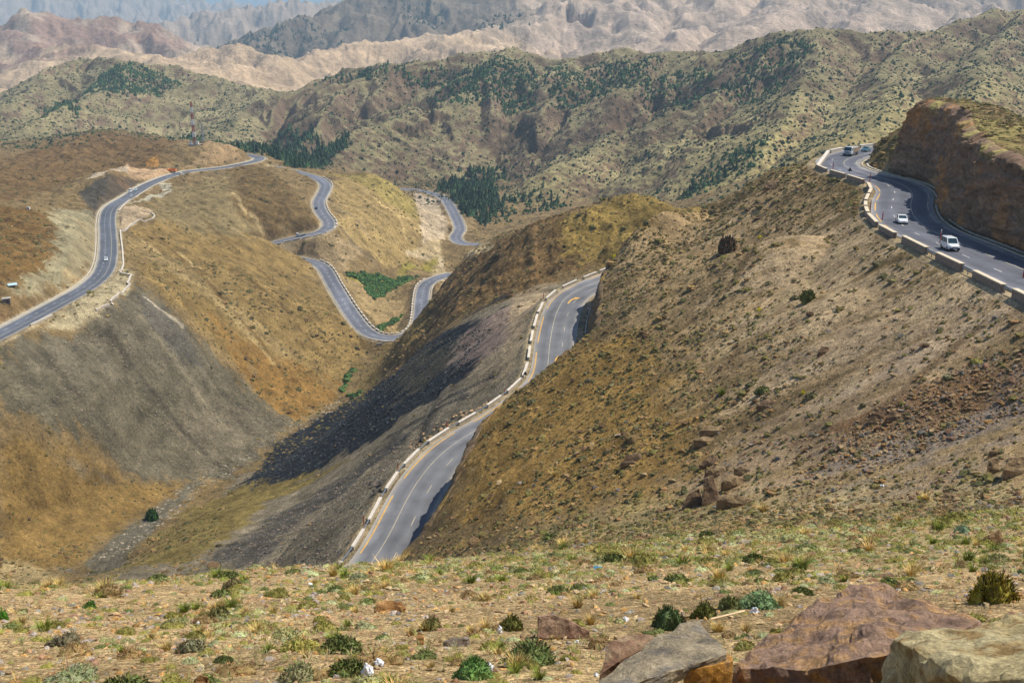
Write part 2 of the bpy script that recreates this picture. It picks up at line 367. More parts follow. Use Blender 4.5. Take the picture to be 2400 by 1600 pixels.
# ribs and runnels down the fall line of the slopes
RB = fbm((.8 * GX - .6 * GY) / 5, (.6 * GX + .8 * GY), 13, 4, 311, .55, True); RA = fbm((-.95 * GX + .3 * GY) / 6, (.3 * GX + .95 * GY), 8, 4, 312, .55, True)
RF = fbm((-.85 * GX + .5 * GY) / 7, (.5 * GX + .85 * GY), 9, 4, 313, .55, True); fan = sstep(-140, -115, GX) * (1 - sstep(-8, 4, GX)) * sstep(150, 190, GY) * (1 - sstep(430, 500, GY))
lft = (1 - sstep(-110, -70, GX)) * sstep(330, 420, GY); rgt = sstep(-10, 20, GX) * sstep(70, 110, GY) * (1 - sstep(330, 420, GY))
Z += (near * (lft * 2.3 * RB + rgt * .5 * RA + fan * .55 * RF)).astype(np.float32)
# crags: rugged bare rock, and hollows with a steep head
def poly_sd(P, x, y):
    """signed distance to a plan polygon, positive inside"""
    P = np.asarray(P, float); inside = np.zeros(x.shape, bool); d = np.full(x.shape, 1e9)
    for a, b in zip(P, np.roll(P, -1, 0)):
        cond = (a[1] > y) != (b[1] > y)
        with np.errstate(divide='ignore', invalid='ignore'):
            xi = a[0] + (y - a[1]) * (b[0] - a[0]) / (b[1] - a[1] + 1e-12)
        inside ^= cond & (x < xi)
        ab = b - a; t = np.clip(((x - a[0]) * ab[0] + (y - a[1]) * ab[1]) / ((ab ** 2).sum() + 1e-9), 0, 1)
        d = np.minimum(d, np.hypot(x - a[0] - t * ab[0], y - a[1] - t * ab[1]))
    return np.where(inside, d, -d)

def hit(px, py, rmin=0.0):
    """where the ray through a picture point first meets the ground"""
    r = ray(px, py); az = math.atan2(r[0], r[1]); dip = r[2] / math.hypot(r[0], r[1])
    a = float(np.interp(az, AZ, IA)); a0 = min(int(a), NA - 2); t = a - a0
    col = Z[:, a0] * (1 - t) + Z[:, a0 + 1] * t
    over = (col >= dip * RR) & (RR > rmin)
    i = int(np.argmax(over)) if over.any() else NR - 1
    rr = RR[i]
    if i > 0 and over.any():
        g0 = col[i - 1] - dip * RR[i - 1]; g1 = col[i] - dip * RR[i]
        u = min(max(-g0 / (g1 - g0) if g1 != g0 else 0, 0), 1)
        rr = RR[i - 1] + u * (RR[i] - RR[i - 1])
    return rr * math.sin(az), rr * math.cos(az), dip * rr

NZ1 = fbm(GX, GY, 9, 4, 91, .55, True); NZ2 = fbm(GX, GY, 3.1, 3, 92, .55); NB = fbm(GX, GY, 26, 4, 93, .55, True)
def area(pix, pad):
    P = np.array([hit(*p)[:2] for p in pix]); w = window(P[:, 0].min() - pad, P[:, 0].max() + pad, P[:, 1].min() - pad, P[:, 1].max() + pad)
    return P, w
def crag(pix, amp, noise, soft=10):
    P, w = area(pix, soft); m = sstep(-soft, soft, poly_sd(P, GX[w], GY[w])); Z[w] += (m * amp * noise[w]).astype(np.float32)
def hollow(pix, depth, soft=5):
    P, w = area(pix, 30); m = sstep(-soft, soft, poly_sd(P, GX[w], GY[w]) + 16 * NB[w] - 4); Z[w] -= (m * depth).astype(np.float32)
crag([(900, 860), (1010, 665), (1130, 580), (1330, 510), (1420, 485), (1560, 475), (1500, 540), (1400, 610), (1240, 680), (1050, 765)], 4.2, NB)
crag([(900, 860), (1010, 665), (1130, 580), (1330, 510), (1420, 485), (1400, 610), (1240, 680), (1050, 765)], 1.5, NZ1, 6)
crag([(1020, 1250), (1080, 1060), (1130, 990), (1250, 960), (1300, 1080), (1200, 1200)], .8, NZ1, 5)
crag([(540, 400), (600, 385), (720, 480), (745, 540), (640, 560), (560, 500)], 1.6, NZ1, 6)
crag([(205, 450), (215, 425), (265, 408), (300, 404), (330, 425), (290, 450), (240, 490)], 2.2, NZ1, 5)
crag([(130, 490), (230, 500), (235, 600), (200, 650), (60, 700), (130, 600)], .8, NZ1, 5)
crag([(-100, 420), (100, 350), (250, 310), (430, 340), (380, 390), (200, 405), (60, 440)], 4.0, NB, 12)
crag([(320, 640), (500, 560), (860, 790), (800, 930), (600, 850)], 1.3, NB, 10)
for pix, dp in (([(880, 226), (918, 230), (930, 255), (900, 252)], 6), ([(980, 236), (1012, 244), (1018, 268), (988, 266)], 7), ([(1002, 272), (1042, 276), (1048, 318), (1018, 314)], 8), ([(1178, 296), (1238, 286), (1240, 340), (1205, 356), (1176, 324)], 11), ([(1272, 276), (1318, 270), (1302, 296)], 9),
                ([(1438, 260), (1534, 242), (1530, 280), (1452, 306)], 10), ([(1636, 304), (1742, 292), (1722, 326), (1650, 336)], 9), ([(930, 300), (975, 300), (972, 318)], 7), ([(820, 262), (850, 262), (846, 290)], 6), ([(1330, 10), (1390, 25), (1380, 60), (1330, 50)], 60)):
    hollow(pix, dp)

# ------------------------------------------------------------------ earthworks: clamp the ground to each road's bench, cut and fill
ROADMASK = np.zeros((NR, NA), np.float32)      # 1 on the bench
CUT = np.zeros((NR, NA), np.float32)           # 1 where rock was cut away
FILL = np.zeros((NR, NA), np.float32)
def bench(rd, upto=1e9, reach=75):
    L, (cl, cr), (fl, fr), (sl, sr), hw = rd['L'], rd['cut'], rd['fill'], rd['sh'], rd['hw']
    D = {}
    best = np.full((NR, NA), 1e6, np.float32); sgn = np.zeros((NR, NA), np.float32); zr = np.zeros((NR, NA), np.float32)
    x0, x1, y0, y1 = L[:, 0].min() - reach, L[:, 0].max() + reach, L[:, 1].min() - reach, L[:, 1].max() + reach
    for a, b in zip(L[:-1:2], L[2::2]):
        w = window(min(a[0], b[0]) - reach, max(a[0], b[0]) + reach, min(a[1], b[1]) - reach, max(a[1], b[1]) + reach)
        if w is None: continue
        x, y = GX[w], GY[w]; ab = b[:2] - a[:2]; l2 = (ab ** 2).sum() + 1e-6
        t = np.clip(((x - a[0]) * ab[0] + (y - a[1]) * ab[1]) / l2, 0, 1)
        dx, dy = x - a[0] - t * ab[0], y - a[1] - t * ab[1]
        d = np.hypot(dx, dy)
        m = d < best[w]
        bw = best[w]; bw[m] = d[m]
        s = sgn[w]; s[m] = np.sign(dx * ab[1] - dy * ab[0])[m]
        q = zr[w]; q[m] = (a[2] + t * (b[2] - a[2]))[m]
    right = sgn > 0
    sh = np.where(right, sr, sl) + hw
    t = best - sh
    on = best < reach
    ct = np.where(right, cr, cl); ft = np.where(right, fr, fl)
    rough_t = t + np.clip(t, 0, 5) * .22 * NZ1 + np.clip(t, 0, 3) * .18 * NZ2
    if rd is ROADS['upper']:
        # the flat topped spur the cliff is cut from
        zt = np.interp(GY, [40, 90, 125, 150, 180, 210, 228, 245, 262, 275, 290], [-19, -23.0, -24.2, -24.9, -25.1, -25.1, -25.3, -25.7, -26.6, -29, -33]).astype(np.float32) + .35 * NB + .25 * NZ2 + .3
        zt = np.minimum(zt, np.where(GY > 240, -46.5 + 1.05 * (GX - 98.5) + np.clip(270 - GY, 0, None) * 1.2, 99))
        m = right * (best < 70) * (1 - sstep(282, 300, GY)) * (1 - sstep(40, 66, best)) * sstep(40, 80, GY)
        Z[:] = (Z * (1 - m) + (zt - np.clip(best - 19, 0, None) * .62) * m).astype(np.float32)
    hi = zr - .12 + np.clip(rough_t, 0, None) * ct
    lo = zr - .12 - np.clip(t, 0, None) * ft - sstep(30, reach - 2, best) * 45 - np.clip(t - 1, 0, 4) * .05 * NZ1
    z = Z
    up = on & (z > hi); dn = on & (z < lo)
    CUT[up & (t > -.5)] = 1
    FILL[dn & (t > 0)] = 1
    z[up] = hi[up]; z[dn] = lo[dn]
    ROADMASK[on & (t < .6)] = 1
    rd['best'] = None
for nm in ('valley', 'middle', 'ridge', 'lower', 'upper'):
    bench(ROADS[nm])

def ground(x, y):
    """height of the ground sheet at plan points"""
    x = np.asarray(x, float); y = np.asarray(y, float)
    a = np.interp(np.arctan2(x, y), AZ, IA); r = np.interp(np.hypot(x, y), RR, IR)
    a0 = np.minimum(a.astype(int), NA - 2); r0 = np.minimum(r.astype(int), NR - 2)
    ta, tr = a - a0, r - r0
    return (Z[r0, a0] * (1 - ta) * (1 - tr) + Z[r0, a0 + 1] * ta * (1 - tr) + Z[r0 + 1, a0] * (1 - ta) * tr + Z[r0 + 1, a0 + 1] * ta * tr)

def sample(A, x, y):
    a = np.clip(np.rint(np.interp(np.arctan2(x, y), AZ, IA)).astype(int), 0, NA - 1)
    r = np.clip(np.rint(np.interp(np.hypot(x, y), RR, IR)).astype(int), 0, NR - 1)
    return A[r, a]

# ------------------------------------------------------------------ colours of the ground (albedo only)
def lin(*c):
    c = np.array(c, float) / 255
    return np.where(c <= .04045, c / 12.92, ((c + .055) / 1.055) ** 2.4)

N30 = fbm(GX, GY, 30, 5, 201, .55); N7 = fbm(GX, GY, 7, 4, 202, .6); N2 = fbm(GX, GY, 2.3, 3, 206, .6); N120 = fbm(GX, GY, 120, 4, 203, .55)
# noise drawn out along the two main fall lines
SA = fbm((-.9 * GX + .43 * GY) / 7, (.43 * GX + .9 * GY), 6, 4, 204, .6)
SB = fbm((.8 * GX - .6 * GY) / 7, (.6 * GX + .8 * GY), 6, 4, 205, .6)
COL = np.zeros((NR, NA, 3), np.float32)
def setcol(mask, col, w=None):
    m = mask[..., None] if w is None else mask[..., None]
    COL[:] = COL * (1 - m) + np.asarray(col, np.float32) * m

base = lin(122, 104, 76)
COL[:] = base
def zone(pix, col, soft=4.0, warp=6.0, noise=None, amount=1.0, rmin=0, plan=False):
    P = pix if plan else [hit(p[0], p[1], rmin)[:2] for p in pix]
    P = np.array(P)
    pad = soft + warp + 2
    w = window(P[:, 0].min() - pad, P[:, 0].max() + pad, P[:, 1].min() - pad, P[:, 1].max() + pad)
    if w is None: return
    soft *= .5; sd = poly_sd(P, GX[w], GY[w]) + warp * 1.6 * (N30[w] * .42 + N7[w] * .5 + N2[w] * .4)
    if noise is not None: sd = sd + noise[w] * warp * 2
    m = (sstep(-soft, soft, sd) * amount).astype(np.float32)[..., None]
    COL[w] = COL[w] * (1 - m) + np.asarray(lin(*col), np.float32) * m

def streak(pix, width, col, amount=.8):
    P = np.array([hit(*p)[:2] for p in pix]); w = window(P[:, 0].min() - 8, P[:, 0].max() + 8, P[:, 1].min() - 8, P[:, 1].max() + 8)
    if w is None: return
    x, y = GX[w] + 3 * N30[w], GY[w] + 3 * N30[w]; d = np.full(x.shape, 1e9)
    for a, c_ in zip(P[:-1], P[1:]):
        ab = c_ - a; t = np.clip(((x - a[0]) * ab[0] + (y - a[1]) * ab[1]) / ((ab ** 2).sum() + 1e-9), 0, 1); d = np.minimum(d, np.hypot(x - a[0] - t * ab[0], y - a[1] - t * ab[1]))
    m = ((1 - sstep(width * .5, width, d + width * .5 * N7[w])) * amount).astype(np.float32)[..., None]
    COL[w] = COL[w] * (1 - m) + np.asarray(lin(*col), np.float32) * m
# foreground earth
setcol(1 - sstep(70, 125, np.hypot(GX, GY) + N30 * 30), lin(164, 140, 100))
# right slope: grey-brown above, ochre towards its lower left, rusty stone strewn bands
zone([(1420, 620), (1900, 400), (2060, 520), (2400, 700), (2400, 1120), (1900, 1130), (1500, 900)], (153, 131, 102), 12, 14, SA)
zone([(1700, 560), (2000, 480), (2330, 690), (2100, 900), (1800, 880)], (168, 147, 122), 10, 14, SA)
zone([(1010, 1260), (1060, 1120), (1120, 985), (1240, 885), (1360, 805), (1480, 790), (1600, 900), (1650, 1080), (1500, 1180), (1200, 1240)], (138, 111, 66), 10, 12)
zone([(2150, 900), (2400, 830), (2400, 960), (2200, 1010), (2000, 1060), (1950, 1010)], (116, 86, 58), 4, 6, SA, .8)
zone([(1950, 1060), (2200, 1010), (2400, 900), (2400, 1020), (2150, 1110), (2000, 1130)], (128, 117, 104), 5, 6, SA, .8)
zone([(1500, 1180), (1800, 1160), (2400, 1130), (2400, 1330), (1800, 1320), (1100, 1310), (1250, 1250)], (146, 134, 92), 6, 10, None, .5)
# scree fan: dark slate bands, pink and grey rubble
zone([(250, 1345), (560, 1110), (1060, 770), (1240, 685), (1400, 635), (1235, 880), (1000, 1040), (860, 1230), (790, 1335)], (122, 113, 100), 4, 5, SA)
zone([(565, 1135), (640, 1040), (800, 945), (960, 825), (1060, 772), (1160, 738), (1195, 760), (1150, 830), (1060, 905), (960, 965), (870, 1035), (800, 1065), (700, 1125), (600, 1165)], (38, 41, 50), 2, 3, N7)
zone([(480, 1330), (640, 1210), (800, 1120), (930, 1020), (960, 1010), (850, 1110), (720, 1210), (600, 1330)], (70, 68, 70), 4, 5, SA, .75)
zone([(900, 890), (1040, 800), (1120, 800), (1010, 890), (930, 930)], (92, 86, 72), 4, 6, SA, .6)
zone([(1080, 790), (1190, 720), (1240, 720), (1215, 790), (1140, 850), (1080, 850)], (140, 122, 116), 5, 5, SA, .8)
zone([(1120, 850), (1200, 790), (1215, 850), (1190, 900), (1090, 920)], (142, 128, 110), 5, 5, SA, .8)
zone([(1200, 690), (1290, 660), (1240, 740), (1210, 850), (1180, 880)], (158, 140, 118), 3, 3, None, .8)
zone([(270, 1340), (420, 1200), (560, 1140), (640, 1120), (820, 1075), (640, 1170), (480, 1290), (420, 1330)], (120, 106, 66), 3, 5, SA)
# gravel of the gully
zone([(200, 1320), (300, 1225), (400, 1160), (440, 1130), (470, 1130), (400, 1200), (300, 1300), (240, 1345)], (98, 93, 84), 3, 3)
zone([(80, 1300), (170, 1330), (210, 1345), (110, 1320)], (104, 104, 106), 2, 3)
# ridge B
zone([(880, 860), (1010, 660), (1130, 575), (1330, 505), (1420, 480), (1400, 620), (1240, 680), (1050, 765), (900, 880)], (112, 90, 62), 8, 10, SA)
zone([(1330, 505), (1420, 478), (1560, 466), (1640, 490), (1500, 540), (1400, 620), (1300, 610)], (132, 112, 66), 6, 8)
zone([(810, 940), (870, 850), (1000, 700), (1010, 760), (900, 870)], (122, 106, 66), 6, 6, None, .6)
# left slope: grey below the road, ochre flanks
zone([(0, 800), (230, 730), (310, 660), (420, 750), (560, 880), (700, 980), (560, 1110), (450, 1130), (260, 1080), (0, 970)], (94, 88, 76), 6, 8, SB)
zone([(60, 830), (320, 680), (420, 760), (500, 870), (330, 860), (160, 880)], (104, 97, 86), 5, 8, SB, .7)
zone([(320, 690), (380, 720), (440, 800), (470, 860), (420, 830), (350, 760)], (82, 79, 78), 3, 5, SB, .7)
zone([(500, 900), (700, 980), (600, 1050), (480, 1110), (420, 1010)], (108, 100, 88), 5, 6, SB, .7)
zone([(0, 990), (120, 1050), (260, 1090), (420, 1140), (250, 1260), (170, 1330), (0, 1310)], (122, 100, 62), 5, 6)
zone([(120, 1080), (230, 1100), (300, 1130), (200, 1110)], (98, 92, 84), 3, 4, None, .6)
zone([(0, 1310), (60, 1320), (160, 1350), (0, 1372)], (146, 130, 100), 3, 3)
zone([(310, 540), (420, 500), (700, 600), (860, 790), (800, 930), (700, 970), (560, 860), (420, 720), (320, 640)], (126, 106, 70), 8, 12, SB)
zone([(480, 720), (640, 830), (800, 900), (790, 940), (700, 970), (570, 870)], (128, 100, 58), 6, 10, SB)
zone([(310, 510), (400, 440), (560, 400), (640, 480), (560, 560), (420, 530)], (122, 108, 80), 8, 10, SB)
zone([(540, 400), (600, 385), (720, 480), (745, 540), (640, 560), (560, 500)], (104, 86, 58), 4, 8, SB)
zone([(310, 560), (420, 600), (560, 720), (700, 830), (640, 820), (480, 700), (330, 600)], (140, 122, 90), 4, 8, SB, .6)
zone([(2150, 246), (2300, 272), (2400, 296), (2400, 392), (2310, 328), (2232, 286), (2122, 268)], (146, 138, 88), 2, 4, None, .6)
# left hills
zone([(-200, 430), (100, 340), (250, 305), (430, 330), (380, 395), (200, 410), (100, 450), (-200, 520)], (108, 87, 60), 10, 14)
zone([(-100, 490), (60, 485), (130, 520), (145, 590), (90, 650), (-100, 720)], (112, 88, 54), 5, 6)
zone([(130, 490), (230, 500), (235, 600), (200, 650), (60, 700), (30, 690), (130, 600)], (140, 132, 110), 4, 5, SB)
zone([(185, 452), (215, 428), (262, 410), (320, 418), (345, 432), (300, 456), (262, 482), (240, 505), (226, 530), (212, 490)], (64, 62, 62), 3, 4, None, .9)
zone([(210, 418), (260, 395), (300, 388), (400, 396), (420, 404), (350, 420), (318, 424), (290, 402), (240, 410)], (176, 148, 122), 2, 2)
zone([(205, 420), (260, 396), (300, 390), (290, 402), (240, 412)], (172, 162, 150), 2, 2, None, .7)
zone([(340, 378), (368, 362), (372, 392), (345, 392)], (166, 124, 70), 2, 2, None, .8)
zone([(440, 390), (480, 350), (520, 335), (560, 350), (560, 378), (500, 388)], (156, 132, 104), 3, 4, None, .8)
zone([(275, 488), (310, 480), (362, 492), (350, 508), (285, 540), (277, 520)], (158, 140, 120), 1.5, 1.5)
zone([(368, 428), (400, 428), (404, 448), (380, 464), (300, 476), (330, 466), (388, 450)], (160, 154, 142), 1.2, 1)
zone([(100, 768), (250, 655), (292, 628), (314, 640), (306, 674), (232, 738), (140, 772)], (162, 150, 126), 3, 1.2)
# middle valley
zone([(780, 410), (880, 412), (960, 460), (1000, 540), (960, 620), (800, 560), (790, 500)], (146, 126, 88), 6, 8, SB)
zone([(760, 405), (880, 410), (960, 460), (985, 520), (900, 470)], (138, 126, 74), 5, 6, None, .7)
zone([(670, 570), (780, 545), (860, 590), (800, 640), (740, 610)], (142, 124, 98), 5, 5)
zone([(970, 450), (1025, 465), (1050, 530), (1040, 560), (990, 575), (985, 520), (975, 480)], (168, 152, 134), 3, 4)
zone([(955, 596), (1030, 560), (1160, 576), (1100, 602), (1005, 614)], (168, 150, 122), 3, 2)
zone([(780, 640), (880, 640), (1000, 610), (1030, 600), (1010, 640), (930, 655), (870, 690)], (134, 124, 66), 5, 5)
zone([(760, 630), (830, 690), (905, 780), (960, 770), (965, 690), (900, 700), (840, 660)], (148, 128, 96), 4, 4)
# paths, runnels and washed out streaks
for pix, wd, cc in (([(345, 700), (380, 728), (425, 762)], 1.5, (170, 160, 148)), ([(547, 451), (575, 490), (600, 520), (616, 548)], 2.0, (166, 146, 110)), ([(414, 591), (456, 626)], 1.6, (170, 150, 112)), ([(850, 445), (900, 480), (935, 505), (960, 512)], 2.0, (176, 154, 112)), ([(935, 505), (945, 540), (950, 560)], 1.6, (176, 154, 112)),
                    ([(780, 520), (830, 575), (880, 620)], 2.2, (120, 106, 88)), ([(770, 470), (820, 505), (870, 560)], 1.8, (124, 110, 90)), ([(330, 560), (450, 660), (560, 760), (640, 850)], 2.4, (156, 136, 100)), ([(420, 540), (560, 640), (700, 760), (790, 860)], 1.8, (104, 84, 54)), ([(480, 520), (620, 640), (760, 760)], 1.4, (108, 88, 56)),
                    ([(380, 560), (500, 680), (600, 790), (680, 900)], 1.6, (106, 84, 52)), ([(100, 830), (200, 950), (320, 1080)], 2.0, (84, 78, 68)), ([(250, 780), (360, 920), (480, 1060)], 2.2, (76, 70, 62)), ([(330, 740), (440, 880), (560, 1020)], 1.6, (118, 110, 96)), ([(1000, 605), (960, 590), (958, 598)], 1.8, (184, 168, 146)), ([(1030, 605), (1040, 628)], 1.5, (184, 168, 146)),
                    ([(2000, 560), (1850, 690), (1700, 830)], 1.3, (158, 140, 112)), ([(2200, 700), (2050, 850), (1900, 980)], 1.2, (158, 140, 112)), ([(1900, 520), (1720, 660), (1560, 800)], 1.2, (112, 94, 70)), ([(2300, 760), (2100, 930), (1980, 1030)], 1.0, (114, 94, 70)), ([(1180, 720), (1080, 800), (960, 880)], 1.5, (58, 57, 60)), ([(1190, 690), (1120, 725), (1040, 782), (960, 842)], 3.5, (48, 48, 53)), ([(1090, 930), (1000, 980), (880, 1080), (760, 1180)], 1.4, (66, 64, 66)), ([(1160, 880), (1050, 930), (900, 1030)], 1.6, (74, 70, 70))):
    streak(pix, wd, cc)
# cut rock, fill and benches take the colour of crushed stone
rocktone = lin(112, 88, 62)[None, None] * (1 + .5 * N7[..., None] + .35 * N30[..., None])
rocktone = rocktone + (lin(150, 104, 48) - lin(112, 88, 62))[None, None] * sstep(.15, .5, N30)[..., None]
m = (CUT * .85 * (1 - .75 * sstep(420, 480, RR))[:, None])[..., None]; COL = (COL * (1 - m) + rocktone * m).astype(np.float32)
m = (ROADMASK * .8)[..., None]; COL = (COL * (1 - m) + (lin(152, 138, 116) * (1 + .2 * N7[..., None])) * m).astype(np.float32)
# mountains: rock colour by distance and range
r_ = RR[:, None]
mt = ISMTN * sstep(560, 900, r_)
mcol = np.zeros_like(COL)
def between(a, b, s=120): return (sstep(a - s, a + s, r_ + N120 * 200) * (1 - sstep(b - s, b + s, r_ + N120 * 200)))[..., None]
mcol += lin(138, 128, 94) * between(0, 2080, 60)
mcol += lin(178, 154, 124) * between(2080, 3150, 60)
mcol += lin(172, 152, 130) * between(3150, 5200)
mcol += lin(150, 132, 112) * between(5200, 9e5)
azd = np.degrees(AZ)[None, :]
big = (sstep(2500, 2700, r_ + N120 * 250) * (1 - sstep(5000, 5300, r_)) * sstep(0, 3.5, azd + N120 * 3))[..., None]
mcol = mcol * (1 - big) + lin(170, 150, 130) * big
dark = (sstep(3350, 3500, r_) * (1 - sstep(4600, 5000, r_)) * sstep(-16.5, -15, azd) * (1 - sstep(-1.0, 2.0, azd)))[..., None]
mcol = mcol * (1 - dark) + lin(112, 100, 84) * dark
purp = (sstep(2900, 3050, r_) * (1 - sstep(3900, 4300, r_)) * (1 - sstep(-17.5, -16.5, azd)) * sstep(-.1, .25, N120 + .2))[..., None]
mcol = mcol * (1 - purp) + lin(138, 112, 96) * purp
mcol *= (1 + .22 * N120 + .22 * N30)[..., None]
# reddish bare rock on the steep parts of the middle ridge
GZr = np.gradient(Z, axis=0) / np.gradient(RR)[:, None]
GZa = np.gradient(Z, axis=1) / (np.gradient(AZ)[None, :] * RR[:, None])
STEEP = np.hypot(GZr, GZa).astype(np.float32)
rk = (sstep(.60, .85, STEEP + .25 * N30) * (r_ < 2000))[..., None]
mcol = mcol * (1 - rk * .75) + lin(104, 82, 70) * rk * .75
COL = (COL * (1 - mt[..., None]) + mcol * mt[..., None]).astype(np.float32)
# natural mottling, fall-line streaks
nearw = (1 - sstep(900, 1300, r_)).astype(np.float32)
COL *= (1 + nearw * (.26 * N30 + .26 * N7 + .10 * np.where(GX < -90, SB, SA) * sstep(60, 200, r_)) + .08 * N120)[..., None]
COL *= (.92 + .10 * mt)[..., None]
COL *= (1 + (nearw * sstep(90, 150, r_))[..., None] * np.array([.05, .03, -.13], np.float32))
COL = np.clip(COL, .010, .8).astype(np.float32)

# ------------------------------------------------------------------ materials
def new_mat(name):
    m = bpy.data.materials.new(name); m.use_nodes = True
    nt = m.node_tree; b = nt.nodes['Principled BSDF']
    b.inputs['Specular IOR Level'].default_value = .25
    return m, nt, b

def nd(nt, typ, **kw):
    n = nt.nodes.new(typ)
    for k, v in kw.items():
        if k.startswith('i_'):
            key = k[2:]
            n.inputs[int(key) if key.isdigit() else key].default_value = v
        else: setattr(n, k, v)
    return n

def mix(nt, blend, fac, a, b):
    n = nt.nodes.new('ShaderNodeMix'); n.data_type = 'RGBA'; n.blend_type = blend
    for sock, v in ((n.inputs[0], fac), (n.inputs[6], a), (n.inputs[7], b)):
        if hasattr(v, 'is_linked') or hasattr(v, 'links'): nt.links.new(v, sock)
        else: sock.default_value = v if not isinstance(v, (tuple, list)) or len(v) != 3 else (*v, 1)
    return n.outputs[2]

def ramp(nt, src, lo, hi, a=0.0, b=1.0):
    n = nt.nodes.new('ShaderNodeMapRange'); n.inputs[1].default_value = lo; n.inputs[2].default_value = hi; n.inputs[3].default_value = a; n.inputs[4].default_value = b
    nt.links.new(src, n.inputs[0]); return n.outputs[0]

def ground_material(name, scales, bump, contrast, gravel=False):
    m, nt, b = new_mat(name)
    b.inputs['Roughness'].default_value = .95; b.inputs['Specular IOR Level'].default_value = .08
    at = nd(nt, 'ShaderNodeAttribute', attribute_name='Col')
    geo = nd(nt, 'ShaderNodeNewGeometry')
    col = at.outputs['Color']
    hs = []
    for i, (s, det, rg) in enumerate(scales):
        n = nd(nt, 'ShaderNodeTexNoise'); n.inputs['Scale'].default_value = s; n.inputs['Detail'].default_value = det; n.inputs['Roughness'].default_value = rg
        nt.links.new(geo.outputs['Position'], n.inputs['Vector'])
        v = ramp(nt, n.outputs['Fac'], .3, .7, 1 - contrast, 1 + contrast)
        col = mix(nt, 'MULTIPLY', 1.0, col, v)
        hs.append(n.outputs['Fac'])
    # loose stones: bright and dark grains
    vo = nd(nt, 'ShaderNodeTexVoronoi'); vo.inputs['Scale'].default_value = 5.5
    nt.links.new(geo.outputs['Position'], vo.inputs['Vector'])
    hsv = nd(nt, 'ShaderNodeSeparateColor'); nt.links.new(vo.outputs['Color'], hsv.inputs[0])
    g = ramp(nt, hsv.outputs[0], 0, 1, .74, 1.3)
    col = mix(nt, 'MULTIPLY', 1.0, col, g)
    if gravel:
        for sc_, lo_, hi_ in ((16.0, .55, 1.5), (42.0, .62, 1.42)):
            vo = nd(nt, 'ShaderNodeTexVoronoi'); vo.inputs['Scale'].default_value = sc_; nt.links.new(geo.outputs['Position'], vo.inputs['Vector'])
            sp = nd(nt, 'ShaderNodeSeparateColor'); nt.links.new(vo.outputs['Color'], sp.inputs[0])
            col = mix(nt, 'MULTIPLY', 1.0, col, ramp(nt, sp.outputs[1], 0, 1, lo_, hi_))
            inv = nd(nt, 'ShaderNodeMath', operation='SUBTRACT'); inv.inputs[0].default_value = .6; nt.links.new(vo.outputs['Distance'], inv.inputs[1]); hs.append(inv.outputs[0])
    nt.links.new(col, b.inputs['Base Color'])
    add = None
    for h, k in zip(hs, bump):
        mm = nd(nt, 'ShaderNodeMath', operation='MULTIPLY'); nt.links.new(h, mm.inputs[0]); mm.inputs[1].default_value = k
        if add is None: add = mm.outputs[0]
        else:
            ad = nd(nt, 'ShaderNodeMath', operation='ADD'); nt.links.new(add, ad.inputs[0]); nt.links.new(mm.outputs[0], ad.inputs[1]); add = ad.outputs[0]
    bp = nd(nt, 'ShaderNodeBump'); bp.inputs['Strength'].default_value = .9; bp.inputs['Distance'].default_value = 1.0
    nt.links.new(add, bp.inputs['Height']); nt.links.new(bp.outputs[0], b.inputs['Normal'])
    return m

M_HILL = ground_material('stony_earth', [(.11, 6, .6), (1.1, 7, .7)], (1.4, .16, .035, .014), .32, True)
M_FAR = ground_material('hillside_earth', [(.11, 7, .66), (.8, 8, .72)], (2.2, .5, .03, .01), .46, True)
M_MTN = ground_material('mountain_rock', [(.012, 9, .66), (.09, 9, .7)], (14., 5.), .36)

def link_mesh(name, V, faces4, mats=(), tri=False, smooth_=True, col=None):
    n = 3 if tri else 4
    me = bpy.data.meshes.new(name)
    me.vertices.add(len(V)); me.vertices.foreach_set('co', np.ascontiguousarray(V, dtype=np.float32).ravel())
    me.loops.add(len(faces4) * n); me.loops.foreach_set('vertex_index', np.ascontiguousarray(faces4, dtype=np.int32).ravel())
    me.polygons.add(len(faces4)); me.polygons.foreach_set('loop_start', np.arange(0, len(faces4) * n, n, dtype=np.int32))
    me.update(calc_edges=True)
    me.polygons.foreach_set('use_smooth', np.full(len(faces4), smooth_))
    if col is not None:
        a = me.color_attributes.new('Col', 'FLOAT_COLOR', 'POINT')
        a.data.foreach_set('color', np.c_[col, np.ones(len(col))].astype(np.float32).ravel())
    for m in mats: me.materials.append(m)
    o = bpy.data.objects.new(name, me); SC.collection.objects.link(o)
    return o

def sheet(name, r0, r1, mat):
    n = r1 - r0
    i = (np.arange(n - 1)[:, None] * NA + np.arange(NA - 1)[None]).ravel()
    o = link_mesh(name, np.stack([GX[r0:r1], GY[r0:r1], Z[r0:r1]], -1).reshape(-1, 3), np.stack([i, i + 1, i + NA + 1, i + NA], 1), [mat], col=COL[r0:r1].reshape(-1, 3))
    o['kind'] = 'structure'
    return o
rsplit = int(np.searchsorted(RR, 1130))
rfore = int(np.searchsorted(RR, 118))
sheet('foreground_slope', 0, rfore + 1, M_HILL)
sheet('hillside', rfore, rsplit + 1, M_FAR)
sheet('mountains', rsplit, NR, M_MTN)

# ------------------------------------------------------------------ tags and small builders
def tag(o, label=None, cat=None, group=None, kind=None):
    if label: o['label'] = label
    if cat: o['category'] = cat
    if group: o['group'] = group
    if kind: o['kind'] = kind
    return o

